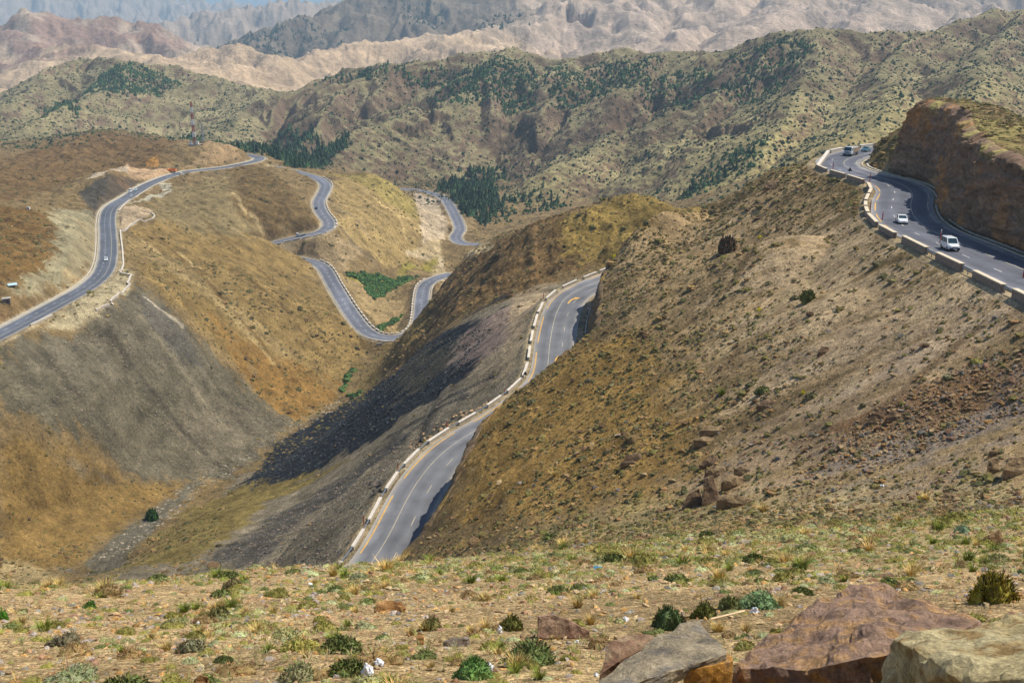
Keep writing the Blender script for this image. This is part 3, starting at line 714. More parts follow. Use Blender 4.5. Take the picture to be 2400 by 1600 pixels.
def simple_mat(name, col, rough=.8, metal=0.0, var=.0, scale=2.0, spec=.3, bump=0.0, coat=0.0):
    m, nt, b = new_mat(name)
    b.inputs['Roughness'].default_value = rough; b.inputs['Metallic'].default_value = metal; b.inputs['Specular IOR Level'].default_value = spec
    if coat: b.inputs['Coat Weight'].default_value = coat
    c = (*lin(*col), 1)
    if var > 0:
        tc = nd(nt, 'ShaderNodeTexCoord')
        n = nd(nt, 'ShaderNodeTexNoise'); n.inputs['Scale'].default_value = scale; n.inputs['Detail'].default_value = 6; n.inputs['Roughness'].default_value = .65
        nt.links.new(tc.outputs['Object'], n.inputs['Vector'])
        v = ramp(nt, n.outputs['Fac'], .3, .7, 1 - var, 1 + var)
        nt.links.new(mix(nt, 'MULTIPLY', 1.0, c[:3], v), b.inputs['Base Color'])
        if bump:
            bp = nd(nt, 'ShaderNodeBump'); bp.inputs['Distance'].default_value = bump; nt.links.new(n.outputs['Fac'], bp.inputs['Height']); nt.links.new(bp.outputs[0], b.inputs['Normal'])
    else:
        b.inputs['Base Color'].default_value = c
    return m

# ------------------------------------------------------------------ road surfaces
def asphalt(name, col, edge):
    m, nt, b = new_mat(name); b.inputs['Roughness'].default_value = .82; b.inputs['Specular IOR Level'].default_value = .3
    geo = nd(nt, 'ShaderNodeNewGeometry'); at = nd(nt, 'ShaderNodeAttribute', attribute_name='Col')
    n1 = nd(nt, 'ShaderNodeTexNoise'); n1.inputs['Scale'].default_value = .22; n1.inputs['Detail'].default_value = 6
    n2 = nd(nt, 'ShaderNodeTexNoise'); n2.inputs['Scale'].default_value = 6; n2.inputs['Detail'].default_value = 4
    for n in (n1, n2): nt.links.new(geo.outputs['Position'], n.inputs['Vector'])
    c = mix(nt, 'MULTIPLY', 1.0, at.outputs['Color'], ramp(nt, n1.outputs['Fac'], .3, .7, .82, 1.18))
    c = mix(nt, 'MULTIPLY', 1.0, c, ramp(nt, n2.outputs['Fac'], .3, .7, .85, 1.15))
    nt.links.new(c, b.inputs['Base Color'])
    return m
M_ASPH = asphalt('asphalt', None, None)
M_YEL = simple_mat('yellow_road_paint', (210, 164, 76), .7, var=.25, scale=.8)
M_WHT = simple_mat('white_road_paint', (205, 203, 196), .7, var=.25, scale=.8)
M_DULL = simple_mat('worn_road_paint', (176, 166, 140), .7, var=.3, scale=.8)
M_KERB = simple_mat('kerb_concrete', (190, 184, 170), .85, var=.2, scale=.6)
NX = 17
def ribbon(L, o0, o1, z, nx=2):
    os_ = np.linspace(o0, o1, nx); N = normals(L)
    V = np.concatenate([np.c_[L[:, :2] + N * o, L[:, 2] + z] for o in os_])
    n = len(L); i = np.arange(n - 1)
    Fq = np.concatenate([np.stack([i + k * n, i + (k + 1) * n, i + (k + 1) * n + 1, i + k * n + 1], 1) for k in range(nx - 1)])
    return V, Fq, os_

def road_surface(nm, tone, light, lanes):
    rd = ROADS[nm]; L = resample(rd['L'], 1.5 if nm in ('upper', 'lower') else 2.5); rd['R'] = L
    V, Fq, os_ = ribbon(L, -rd['hw'], rd['hw'], 0, NX)
    # wheel tracks darker, dusty edges lighter
    t = np.abs(os_) / rd['hw']
    track = sum(np.exp(-((os_ - l) / .8) ** 2) for l in lanes)
    f = 1 - .22 * np.clip(track, 0, 1) + .9 * np.clip((t - .82) / .18, 0, 1) ** 1.5
    col = np.repeat(f, len(L))[:, None] * lin(*tone)[None]
    ss = np.arange(len(L)) * 1.5; so_, oo_ = np.meshgrid(ss, os_); wn = fbm(so_, oo_, 14, 4, 401, .6).ravel(); ws = fbm(so_ / 7, oo_, 1.6, 3, 402, .6).ravel(); wp = fbm(so_, oo_ * 2, 30, 3, 403).ravel()
    col = col * (1 + .16 * wn + .16 * ws + .26 * np.clip(np.sign(wp - .22), 0, 1) - .14 * np.clip(np.sign(-wp - .26), 0, 1))[:, None]
    dusty = np.clip(np.repeat((t - .76) / .22, len(L)) + .9 * wn, 0, 1)[:, None] * .72
    col = col * (1 - dusty) + lin(*light)[None] * dusty
    o = link_mesh('road', V, Fq, [M_ASPH], col=col); o['kind'] = 'structure'
    return o
R_UP = road_surface('upper', (92, 94, 103), (150, 146, 140), (-3.2, 0.2, 3.6))
R_LO = road_surface('lower', (112, 113, 116), (160, 150, 132), (-2.8, .4, 3.4))
R_RI = road_surface('ridge', (92, 97, 106), (158, 150, 134), (-3.0, -.4, 3.2))
R_MI = road_surface('middle', (104, 107, 116), (158, 152, 142), (-2.5, 2.5))
R_VA = road_surface('valley', (104, 107, 116), (158, 152, 142), (-2.5, 2.5))

def marks(parent, nm, items):
    """items: (offset, width, start, end, dash, gap, material)"""
    L = ROADS[nm]['R']; d = np.r_[0, np.cumsum(np.linalg.norm(np.diff(L, axis=0), axis=1))]
    groups = {}
    for off, wd, s0, s1, dash, gap, mat in items:
        s = s0; s1 = min(s1, d[-1])
        while s < s1:
            e = min(s + dash, s1)
            n = max(2, int((e - s) / 1.5) + 1); ss = np.linspace(s, e, n)
            Q = np.stack([np.interp(ss, d, L[:, k]) for k in range(3)], 1)
            N = normals(L); NN = np.stack([np.interp(ss, d, N[:, k]) for k in range(2)], 1)
            V = np.concatenate([np.c_[Q[:, :2] + NN * (off - wd / 2), Q[:, 2] + .02], np.c_[Q[:, :2] + NN * (off + wd / 2), Q[:, 2] + .02]])
            i = np.arange(n - 1); g = groups.setdefault(mat.name, [mat, [], [], 0])
            g[1].append(V); g[2].append(np.stack([i, i + n, i + n + 1, i + 1], 1) + g[3]); g[3] += len(V)
            s = e + gap
            if gap <= 0: break
    for mat, Vs, Fs, _ in groups.values():
        o = link_mesh('road_marking', np.concatenate(Vs), np.concatenate(Fs), [mat]); o.parent = parent
def along(nm, px, py):
    """distance along a road of the point that shows nearest a picture point"""
    L = ROADS[nm]['R']; d = np.r_[0, np.cumsum(np.linalg.norm(np.diff(L, axis=0), axis=1))]
    P = np.array([proj(*p)[:2] for p in L])
    return d[np.argmin(np.hypot(P[:, 0] - px, P[:, 1] - py))]
def at_s(nm, s, off=0.0):
    L = ROADS[nm]['R']; d = np.r_[0, np.cumsum(np.linalg.norm(np.diff(L, axis=0), axis=1))]
    N = normals(L); p = np.array([np.interp(s, d, L[:, k]) for k in range(3)]); n = np.array([np.interp(s, d, N[:, k]) for k in range(2)])
    p[:2] += n * off
    return Vector(p), math.atan2(n[0], -n[1])     # heading: direction of travel (angle of local +X)
HUGE = 1e5
marks(R_UP, 'upper', [(1.7, .16, 0, HUGE, HUGE, 0, M_DULL), (-1.9, .14, 0, HUGE, 3, 9, M_WHT), (-5.0, .22, along('upper', 2250, 580), along('upper', 2040, 415), 11, 4, M_YEL), (4.9, .18, 0, HUGE, 14, 4, M_DULL)])
marks(R_LO, 'lower', [(-4.6, .26, 0, HUGE, 19, 6, M_YEL), (-1.4, .15, 0, HUGE, HUGE, 0, M_DULL), (1.9, .16, 0, HUGE, 3, 8, M_DULL), (4.9, .15, 0, HUGE, 16, 5, M_DULL)])
marks(R_RI, 'ridge', [(1.6, .17, 0, HUGE, HUGE, 0, M_DULL), (-1.6, .15, 0, HUGE, 3, 6, M_WHT), (4.6, .2, 0, HUGE, HUGE, 0, M_DULL), (-4.6, .2, 0, HUGE, HUGE, 0, M_DULL)])
marks(R_MI, 'middle', [(0, .18, 0, HUGE, 3, 5, M_WHT), (4.5, .18, 0, HUGE, HUGE, 0, M_DULL), (-4.5, .18, 0, HUGE, HUGE, 0, M_DULL)])
marks(R_VA, 'valley', [(0, .18, 0, HUGE, 3, 5, M_WHT), (4.6, .18, 0, HUGE, HUGE, 0, M_DULL)])
# turning arrows on the lower road
def arrow(px, py, flip):
    s = along('lower', px, py); L = ROADS['lower']['R']
    p, h = at_s('lower', s, .5)
    pts = [(-2.4, -.22), (-.3, -.24), (1.0, -.5), (1.75, -1.0), (1.45, -1.4), (3.3, -1.9), (2.8, -.1), (2.4, -.45), (1.35, .1), (-.2, .26), (-2.4, .22)]
    bm = bmesh.new(); ca, sa = math.cos(h), math.sin(h); vs = []
    for a, b_ in pts:
        q = at_s('lower', s + a, 0.5)[0]; n = normals(L)[np.argmin(np.abs(L[:, 0] - q.x) + np.abs(L[:, 1] - q.y))]
        vs.append(bm.verts.new((q.x - n[0] * b_, q.y - n[1] * b_, q.z + .025)))
    f = bm.faces.new(vs); bmesh.ops.triangulate(bm, faces=[f]); bm.normal_update()
    for f in bm.faces:
        if f.normal.z < 0: f.normal_flip()
    me = bpy.data.meshes.new('road_arrow'); bm.to_mesh(me); bm.free(); me.materials.append(M_YEL)
    o = bpy.data.objects.new('road_arrow', me); SC.collection.objects.link(o); o.parent = R_LO
arrow(1338, 706, 0); arrow(1296, 845, 0)

# kerbs with a gutter (real steps of 0.13 m)
def kerb(nm, off, w, s0=0, s1=HUGE, h=.13, gut=0):
    L = ROADS[nm]['R']; d = np.r_[0, np.cumsum(np.linalg.norm(np.diff(L, axis=0), axis=1))]
    k = (d >= s0) & (d <= s1); L = L[k]
    N = normals(L); n = len(L)
    prof = [(off - w / 2, -.3), (off - w / 2, h), (off + w / 2, h), (off + w / 2, -.3)]
    V = np.concatenate([np.c_[L[:, :2] + N * o, L[:, 2] + z] for o, z in prof]); i = np.arange(n - 1)
    Fq = np.concatenate([np.stack([i + j * n, i + (j + 1) * n, i + (j + 1) * n + 1, i + j * n + 1], 1) for j in range(3)])
    o = link_mesh('kerb', V, Fq, [M_KERB], smooth_=False); o['kind'] = 'structure'
kerb('upper', 7.9, .42); kerb('upper', 6.5, .25, h=.06)
kerb('lower', 7.7, .3, h=.08)
kerb('ridge', -6.6, .5, h=.2); kerb('ridge', -5.4, .3)
kerb('ridge', 5.4, .3, along('ridge', 300, 461), HUGE)
kerb('middle', 5.8, .35); kerb('middle', -5.8, .35)
kerb('valley', 6.0, .35); kerb('valley', -6.0, .35)
# ------------------------------------------------------------------ which ground shows from the viewpoint (with a margin for a step aside)
DIP = Z / RR[:, None]
RUN = np.maximum.accumulate(DIP, axis=0)
def shows(x, y, z, h):
    r = np.hypot(x, y)
    a = np.clip(np.rint(np.interp(np.arctan2(x, y), AZ, IA)).astype(int), 0, NA - 1)
    k = np.clip(np.searchsorted(RR, r) - 2, 0, NR - 1)
    return (z + h + .012 * r ** .8) / r >= RUN[k, a]

VEG = np.ones((NR, NA), np.float32)
VEG *= 1 - ROADMASK
VEG *= 1 - .8 * CUT
def veg(pix, f, soft=4, warp=5):
    P = np.array([hit(*p)[:2] for p in pix]); w = window(P[:, 0].min() - 12, P[:, 0].max() + 12, P[:, 1].min() - 12, P[:, 1].max() + 12)
    if w is None: return
    m = sstep(-soft, soft, poly_sd(P, GX[w], GY[w]) + warp * N30[w]); VEG[w] = VEG[w] * (1 - m) + f * m
veg([(560, 1130), (900, 890), (1150, 720), (1240, 685), (1400, 635), (1235, 880), (1000, 1040), (860, 1230), (790, 1335), (480, 1335)], .03)
veg([(0, 800), (310, 660), (560, 880), (700, 980), (560, 1110), (260, 1080), (0, 970)], .05)
veg([(200, 1320), (400, 1160), (470, 1130), (300, 1300), (240, 1345)], .1)
veg([(210, 418), (300, 388), (420, 404), (318, 424), (240, 410)], 0, 2, 1)
veg([(275, 488), (362, 492), (350, 508), (285, 540)], 0, 2, 1)
veg([(130, 490), (235, 500), (235, 600), (200, 650), (60, 700), (30, 690), (130, 600)], .05)
veg([(970, 450), (1050, 530), (1040, 560), (990, 575)], .1)
veg([(1700, 560), (2000, 480), (2330, 690), (2100, 900), (1800, 880)], .28, 10, 14)
veg([(1950, 1060), (2200, 1010), (2400, 900), (2400, 1020), (2150, 1110)], .25, 5, 6)

VEG *= 1 - ROADMASK
M_FOL, nt_, b_ = new_mat('foliage'); b_.inputs['Roughness'].default_value = .75; b_.inputs['Specular IOR Level'].default_value = .15
_at = nd(nt_, 'ShaderNodeAttribute', attribute_name='Col'); _oi = nd(nt_, 'ShaderNodeObjectInfo')
nt_.links.new(mix(nt_, 'MULTIPLY', 1.0, _at.outputs['Color'], ramp(nt_, _oi.outputs['Random'], 0, 1, .78, 1.2)), b_.inputs['Base Color'])
M_STONE, nt_, b_ = new_mat('stone'); b_.inputs['Roughness'].default_value = .9; b_.inputs['Specular IOR Level'].default_value = .12
_at = nd(nt_, 'ShaderNodeAttribute', attribute_name='Col'); _oi = nd(nt_, 'ShaderNodeObjectInfo'); _tc = nd(nt_, 'ShaderNodeNewGeometry')
_n = nd(nt_, 'ShaderNodeTexNoise'); _n.inputs['Scale'].default_value = 3.2; _n.inputs['Detail'].default_value = 8; _n.inputs['Roughness'].default_value = .68
nt_.links.new(_tc.outputs['Position'], _n.inputs['Vector'])
_c = mix(nt_, 'MULTIPLY', 1.0, _at.outputs['Color'], ramp(nt_, _n.outputs['Fac'], .3, .7, .5, 1.5))
_n2 = nd(nt_, 'ShaderNodeTexNoise'); _n2.inputs['Scale'].default_value = 30; _n2.inputs['Detail'].default_value = 6; _n2.inputs['Roughness'].default_value = .7
nt_.links.new(_tc.outputs['Position'], _n2.inputs['Vector'])
_c = mix(nt_, 'MULTIPLY', 1.0, _c, ramp(nt_, _n2.outputs['Fac'], .3, .7, .62, 1.38))
_c = mix(nt_, 'MULTIPLY', 1.0, _c, ramp(nt_, _oi.outputs['Random'], 0, 1, .8, 1.2))
nt_.links.new(_c, b_.inputs['Base Color'])
_n.inputs['Scale'].default_value = 5.0; _n.inputs['Detail'].default_value = 11; _n.inputs['Roughness'].default_value = .74
_bp = nd(nt_, 'ShaderNodeBump'); _bp.inputs['Distance'].default_value = .09; _bp.inputs['Strength'].default_value = 1.0
nt_.links.new(_n.outputs['Fac'], _bp.inputs['Height']); nt_.links.new(_bp.outputs[0], b_.inputs['Normal'])

LIFT = 1.14
# ------------------------------------------------------------------ plant and stone shapes: unit size, (verts, tris, colours)
def dome(nu, nv, rg, lump=.22, flat=.62):
    u = np.linspace(0, 2 * math.pi, nu, endpoint=False); v = np.linspace(0.02, 1.0, nv) * math.pi / 2 * 1.08
    ph = rg.uniform(0, 6.28, 6); U, V = np.meshgrid(u, v)
    rr = 1 + lump * (.5 * np.sin(2 * U + ph[0]) * np.sin(V) + .35 * np.sin(3 * U + ph[1] + 2 * V) + .3 * np.sin(5 * U + ph[2] - 3 * V)) + rg.normal(0, lump * .35, U.shape)
    X = rr * np.sin(V) * np.cos(U); Y = rr * np.sin(V) * np.sin(U); Zz = rr * np.cos(V) * flat
    P = np.stack([X, Y, Zz], -1).reshape(-1, 3); T = []
    for j in range(nv - 1):
        for i in range(nu):
            a, b = j * nu + i, j * nu + (i + 1) % nu
            T += [(a, a + nu, b + nu), (a, b + nu, b)]
    T += [(0, i, i + 1) for i in range(1, nu - 1)]
    return P, np.array(T)

def blades(n, rg, base_r, length, width, up, lean=.5):
    """thin leaves growing out of a mound"""
    th = rg.uniform(0, 2 * math.pi, n); ph = np.arccos(rg.uniform(.05, 1, n))
    D = np.stack([np.sin(ph) * np.cos(th), np.sin(ph) * np.sin(th), np.cos(ph) * .62], 1)
    o = D * base_r * rg.uniform(.8, 1.06, (n, 1))
    dr = D + rg.normal(0, lean, (n, 3)); dr[:, 2] += up; dr /= np.linalg.norm(dr, axis=1)[:, None]
    sd = np.cross(dr, rg.normal(0, 1, (n, 3))); sd /= np.linalg.norm(sd, axis=1)[:, None] + 1e-9
    L = length * rg.uniform(.5, 1.3, (n, 1)); W = width * rg.uniform(.6, 1.4, (n, 1))
    mid = o + dr * L * .55; tip = o + dr * L; tip[:, 2] -= L[:, 0] * .12
    V = np.stack([o, mid - sd * W, tip, mid + sd * W], 1).reshape(-1, 3)
    i = np.arange(n)[:, None] * 4
    return V, np.concatenate([i + [0, 1, 2], i + [0, 2, 3]])

def colour(n, c, rg, var=.25, hue=.12, per=1):
    c = tuple(min(255, v * LIFT) for v in c)
    k = int(math.ceil(n / per)); f = (1 + rg.normal(0, var, (k, 1))) * (1 + rg.normal(0, hue, (k, 3)))
    return np.repeat(np.clip(lin(*c)[None] * np.clip(f, .35, 1.9), .004, .85), per, 0)[:n]

def join(parts):
    V, T, C_l, o = [], [], [], 0
    for v, t, cc in parts: V.append(v); T.append(t + o); C_l.append(cc); o += len(v)
    return np.concatenate(V), np.concatenate(T), np.concatenate(C_l)

def cushion(seed, c, n=420, leaf=.2, w=.045, up=.15, flat=.62, c2=None):
    rg = np.random.default_rng(seed); P, T = dome(14, 7, rg, .2, flat); P = P * .84
    B, BT = blades(n, rg, .9, leaf, w, up)
    B[:, 2] = np.maximum(B[:, 2] * flat / .62, -.05)
    cb = colour(len(B), c, rg, .28, .12, 4)
    if c2 is not None:
        m = np.repeat(rg.random(n) < .3, 4); cb[m] = colour(m.sum(), c2, rg, .2, .1, 4)
    return join([(P, T, colour(len(P), c, rg, .18, .06)), (B, BT, cb)])

def lobed(seed, c, n=420, flat=.62, **kw):
    rg = np.random.default_rng(seed + 7); parts = []
    for q in range(4):
        V_, T_, K_ = cushion(seed + q * 17, c, n=int(n * .36), flat=flat, **kw); s_ = (.8, .62, .5, .4)[q] * rg.uniform(.85, 1.1); a_ = q * 2.1 + rg.uniform(-.5, .5); o_ = 0 if q == 0 else rg.uniform(.4, .75)
        parts.append((V_ * s_ + np.array([o_ * math.cos(a_), o_ * math.sin(a_), -.03 * q]), T_, K_ * rg.uniform(.8, 1.2)))
    tw = tuft(seed + 3, (120, 100, 70), n=14); parts.append((tw[0] * .75, tw[1], tw[2]))
    return join(parts)

def tuft(seed, c, n=130, h=1.0):
    rg = np.random.default_rng(seed); th = rg.uniform(0, 6.28, n); r0 = np.sqrt(rg.random(n)) * .4
    o = np.stack([r0 * np.cos(th), r0 * np.sin(th), np.zeros(n) - .05], 1)
    dr = np.stack([np.cos(th) * .7 * rg.random(n), np.sin(th) * .7 * rg.random(n), np.ones(n)], 1) + rg.normal(0, .16, (n, 3)); L = h * rg.uniform(.5, 1.15, (n, 1))
    sd = np.stack([-np.sin(th), np.cos(th), np.zeros(n)], 1) * .03 * rg.uniform(.6, 1.5, (n, 1))
    mid = o + dr * L * .55; tip = o + dr * L * .95 + np.stack([np.cos(th), np.sin(th), np.zeros(n)], 1) * L * .28
    V = np.stack([o - sd, o + sd, mid + sd * .8, tip, mid - sd * .8], 1).reshape(-1, 3); i = np.arange(n)[:, None] * 5
    return V, np.concatenate([i + [0, 1, 2], i + [0, 2, 4], i + [4, 2, 3]]), colour(len(V), c, rg, .25, .1, 5)

def hull(pts):
    bm = bmesh.new()
    for p in pts: bm.verts.new(p)
    r = bmesh.ops.convex_hull(bm, input=bm.verts); bmesh.ops.delete(bm, geom=[g for g in r['geom_interior'] if isinstance(g, bmesh.types.BMVert)], context='VERTS')
    bmesh.ops.triangulate(bm, faces=bm.faces); bm.verts.ensure_lookup_table(); bm.verts.index_update()
    V = np.array([v.co[:] for v in bm.verts]); T = np.array([[v.index for v in f.verts] for f in bm.faces]); bm.free()
    return V, T

def stone(seed, c, n=13, flat=.6, n2=0):
    rg = np.random.default_rng(seed); p = rg.normal(0, 1, (n, 3)); p /= np.linalg.norm(p, axis=1)[:, None]
    p *= rg.uniform(.75, 1.1, (n, 1)); p *= [1.15, .85, flat]; p[:, 2] += flat * .35
    V, T = hull(p)
    Vf = V[T].reshape(-1, 3); Tf = np.arange(len(Vf)).reshape(-1, 3)        # split so faces stay sharp
    return Vf, Tf, np.repeat(colour(1, c, rg, .1, .05), len(Vf), 0)

def lowbush(seed, c, spikes=10, flat=.6):
    rg = np.random.default_rng(seed); P, T = dome(7, 3, rg, .3, flat)
    B, BT = blades(spikes, rg, .8, .5, .13, .25)
    return join([(P, T, colour(len(P), c, rg, .2, .08)), (B, BT, colour(len(B), c, rg, .3, .1, 4))])

def pine(seed, c, tiers=4, sides=7, tufts=0, slim=.36):
    rg = np.random.default_rng(seed); parts = []
    V, T = [], []
    for k in range(2):
        for i in range(5): V.append((.035 * (1 - .6 * k) * math.cos(i * 1.2566), .035 * (1 - .6 * k) * math.sin(i * 1.2566), -.05 + k * .9))
    for i in range(5): a, b = i, (i + 1) % 5; T += [(a, b, b + 5), (a, b + 5, a + 5)]
    parts.append((np.array(V), np.array(T), colour(10, (92, 74, 56), rg, .1)))
    for t in range(tiers):
        z0 = .12 + .8 * t / tiers; z1 = z0 + .95 / tiers * 1.15; R_ = slim * (1 - .78 * t / tiers) * rg.uniform(.85, 1.15)
        th = np.arange(sides) * 2 * math.pi / sides + rg.uniform(0, 1); rr = R_ * rg.uniform(.65, 1.2, sides)
        ring = np.stack([rr * np.cos(th), rr * np.sin(th), z0 + rg.normal(0, .035, sides)], 1); top = np.array([[rg.normal(0, .02), rg.normal(0, .02), min(z1, 1.02)]])
        v = np.concatenate([ring, top]); t_ = np.array([(i, (i + 1) % sides, sides) for i in range(sides)])
        parts.append((v[t_].reshape(-1, 3), np.arange(sides * 3).reshape(-1, 3), colour(sides * 3, c, rg, .22, .08, 3)))
    if tufts:
        z = rg.uniform(.12, .98, tufts); th = rg.uniform(0, 6.28, tufts); R_ = slim * (1.08 - z) * rg.uniform(.5, 1.15, tufts)
        o = np.stack([R_ * np.cos(th), R_ * np.sin(th), z], 1); V = (o[:, None] + rg.normal(0, .05, (tufts, 3, 3))).reshape(-1, 3)
        parts.append((V, np.arange(len(V)).reshape(-1, 3), colour(len(V), c, rg, .3, .1, 3)))
    return join(parts)

def scatter_mesh(name, protos, which, pos, rot, scl, mat, tint=None, tilt=None, flatshade=True):
    """one mesh made of many small copies"""
    Vs, Ts, Cs, o = [], [], [], 0
    for k, (V, T, cc) in enumerate(protos):
        m = np.where(which == k)[0]
        if len(m) == 0: continue
        ca, sa = np.cos(rot[m])[:, None], np.sin(rot[m])[:, None]; s = scl[m]
        if s.ndim == 1: s = np.repeat(s[:, None], 3, 1)
        X = V[None, :, 0] * s[:, 0:1]; Y = V[None, :, 1] * s[:, 1:2]; W = V[None, :, 2] * s[:, 2:3]
        P = np.stack([X * ca - Y * sa + pos[m, 0:1], X * sa + Y * ca + pos[m, 1:2], W + pos[m, 2:3]], -1)
        Vs.append(P.reshape(-1, 3)); Ts.append((T[None] + (np.arange(len(m)) * len(V))[:, None, None] + o).reshape(-1, 3)); o += len(m) * len(V)
        cc_ = np.repeat(cc[None], len(m), 0)
        if tint is not None: cc_ = cc_ * tint[m][:, None]
        Cs.append(cc_.reshape(-1, 3))
    if not Vs: return None
    return link_mesh(name, np.concatenate(Vs), np.concatenate(Ts), [mat], tri=True, smooth_=not flatshade, col=np.clip(np.concatenate(Cs), .004, .9))

def proto_mesh(name, p, mat, smooth_=False):
    o = link_mesh(name, p[0], p[1], [mat], tri=True, smooth_=smooth_, col=p[2]); me = o.data; bpy.data.objects.remove(o); return me

def put(name, me, loc, rot, scl, label, cat, group=None, tilt=(0, 0)):
    o = bpy.data.objects.new(name, me); SC.collection.objects.link(o)
    o.location = loc; o.rotation_euler = (tilt[0], tilt[1], rot); o.scale = scl if hasattr(scl, '__len__') else (scl,) * 3
    return tag(o, label, cat, group)

# ------------------------------------------------------------------ scatter the slopes
def cast(r0, r1, dens, az=31.5):
    n = int(dens * .5 * (r1 * r1 - r0 * r0) * math.radians(2 * az)); a = np.radians(rng.uniform(-az, az, n)); r = np.sqrt(rng.uniform(r0 * r0, r1 * r1, n))
    return r * np.sin(a), r * np.cos(a)
xs, ys, dn = [], [], []
for r0, r1, d in ((3.5, 14, 5.2), (14, 30, 5.6), (30, 70, 4.4), (70, 140, 2.0), (140, 330, 1.9), (330, 620, .30), (620, 1000, .06)):
    x, y = cast(r0, r1, d, 38 if r0 < 140 else 31.5); clump = .5 + 1.3 * sample(N7, x, y) + .9 * sample(N30, x, y)
    k = rng.random(len(x)) < sample(VEG, x, y) * np.clip(clump, .06, 1.4)
    # left of the lower road the slopes are barer
    bare = (x < 0) & (np.hypot(x, y) > 140) & (np.hypot(x, y) < 330); k &= ~(bare & (rng.random(len(x)) < .6))
    xs.append(x[k]); ys.append(y[k])
Pg = np.array([hit(*p)[:2] for p in [(1100, 1300), (1400, 1200), (1800, 1165), (2400, 1130), (2400, 1380), (1900, 1340), (1500, 1330)]])
a_ = rng.uniform(Pg[:, 0].min(), Pg[:, 0].max(), 9000); b_ = rng.uniform(Pg[:, 1].min(), Pg[:, 1].max(), 9000); k = (poly_sd(Pg, a_, b_) > 3 * rng.normal(size=9000)) & (rng.random(9000) < .98); xs.append(a_[k]); ys.append(b_[k]); n_g = k.sum()
x = np.concatenate(xs); y = np.concatenate(ys); z = ground(x, y); r = np.hypot(x, y)
size = np.exp(rng.normal(0, .5, len(x))) * np.interp(r, [4, 20, 70, 140, 330, 1000], [.072, .112, .165, .25, .34, .8])
size = np.clip(size, .05, 1.9)
keep = shows(x, y, z, size * .6); x, y, z, size, r = x[keep], y[keep], z[keep], size[keep], r[keep]
mt_ = sample(ISMTN, x, y) > .5; k = ~mt_; x, y, z, size, r = x[k], y[k], z[k], size[k], r[k]
SHR = [('olive', (116, 110, 56)), ('dark green', (86, 92, 50)), ('grey green', (128, 126, 84)), ('dry brown', (122, 102, 66)), ('pale sage', (140, 142, 104))]
nshr = len(SHR)
tone = rng.choice(nshr + 2, len(x), p=[.29, .15, .13, .15, .04, .15, .09])      # last two: straw and green grass tufts
farz = r > 110
tone = np.where(farz & (tone == 4), 0, tone)
GRASS = [('straw coloured', (172, 148, 92)), ('yellowish green', (112, 120, 50))]
app = size / r * (np.abs(np.arctan2(x, y)) < .52)
order = np.argsort(-app)
isg = tone >= nshr
shr_i = [i for i in order if not isg[i]][:285]; gr_i = [i for i in order if isg[i]][:150]
detail = {}
for t, (nm, cc) in enumerate(SHR):
    kw = [dict(n=640, leaf=.24, w=.03), dict(n=640, leaf=.24, w=.05, up=.3), dict(n=760, leaf=.2, w=.035), dict(n=420, leaf=.34, w=.018, up=.25), dict(n=760, leaf=.19, w=.035)][t]
    detail[t] = [proto_mesh('cushion_shrub', (lobed if q != 1 else cushion)(100 + t * 10 + q, cc, flat=f_, **kw), M_FOL) for q, f_ in enumerate((.55, .68, .75))]
for t, (nm, cc) in enumerate(GRASS):
    detail[nshr + t] = [proto_mesh('grass_tuft', tuft(300 + t * 10 + q, cc, n=150), M_FOL) for q in range(3)]
for i in shr_i:
    nm = SHR[tone[i]][0]; s = size[i] * rng.uniform(.9, 1.15)
    put('cushion_shrub', detail[tone[i]][rng.integers(3)], (x[i], y[i], z[i] - s * .06), rng.uniform(0, 6.28), (s, s * rng.uniform(.8, 1.1), s * rng.uniform(.75, 1.1)),
        {'olive': 'small olive green cushion shrub on the stony foreground slope', 'dark green': 'small dark green leafy shrub on the stony foreground slope', 'grey green': 'small grey green rounded cushion shrub on the stony foreground slope',
         'dry brown': 'small dry brown twiggy shrub on the stony foreground slope', 'pale sage': 'small pale sage coloured cushion plant on the stony foreground slope'}[nm], 'shrub', nm + ' shrubs scattered over the foreground slope')
for i in gr_i:
    nm = GRASS[tone[i] - nshr][0]; s = size[i] * .9
    put('grass_tuft', detail[tone[i]][rng.integers(3)], (x[i], y[i], z[i]), rng.uniform(0, 6.28), (s, s, s * rng.uniform(.8, 1.2)), nm + ' tuft of grass on the stony foreground slope', 'grass tuft', nm + ' grass tufts on the foreground slope')
rest = np.ones(len(x), bool); rest[shr_i] = False; rest[gr_i] = False
lowp = [lowbush(400 + q, c_, 12, f_) for q, (c_, f_) in enumerate([((92, 82, 46), .55), ((76, 72, 44), .6), ((98, 90, 60), .6), ((88, 70, 46), .55), ((102, 98, 70), .6), ((122, 102, 64), .7), ((94, 88, 46), .7)])]
m = rest & (r < 70)
midp = [cushion(500 + q, c_, n=70, leaf=.34, w=.06, flat=.6) for q, c_ in enumerate([s_[1] for s_ in SHR])] + [tuft(520 + q, c_, n=34) for q, c_ in enumerate([g_[1] for g_ in GRASS])]
def mass(name, protos, m, zs=.9):
    n = m.sum(); s = size[m][:, None] * np.c_[np.ones(n), rng.uniform(.75, 1.15, n), rng.uniform(.6, 1.1, n) * zs]
    return scatter_mesh(name, protos, tone[m], np.c_[x[m], y[m], z[m] - size[m] * .05], rng.uniform(0, 6.28, n), s, M_FOL, tint=np.clip(1 + rng.normal(0, .16, (n, 1)), .6, 1.5))
tag(mass('scrub', midp, m), 'low dry scrub and grass covering the near slope', 'scrub', kind='stuff')
m = rest & (r >= 70)
tag(mass('hillside_scrub', lowp, m), 'low dry scrub dotted over the farther slopes', 'scrub', kind='stuff')
print('scrub', len(x), 'rest', rest.sum())

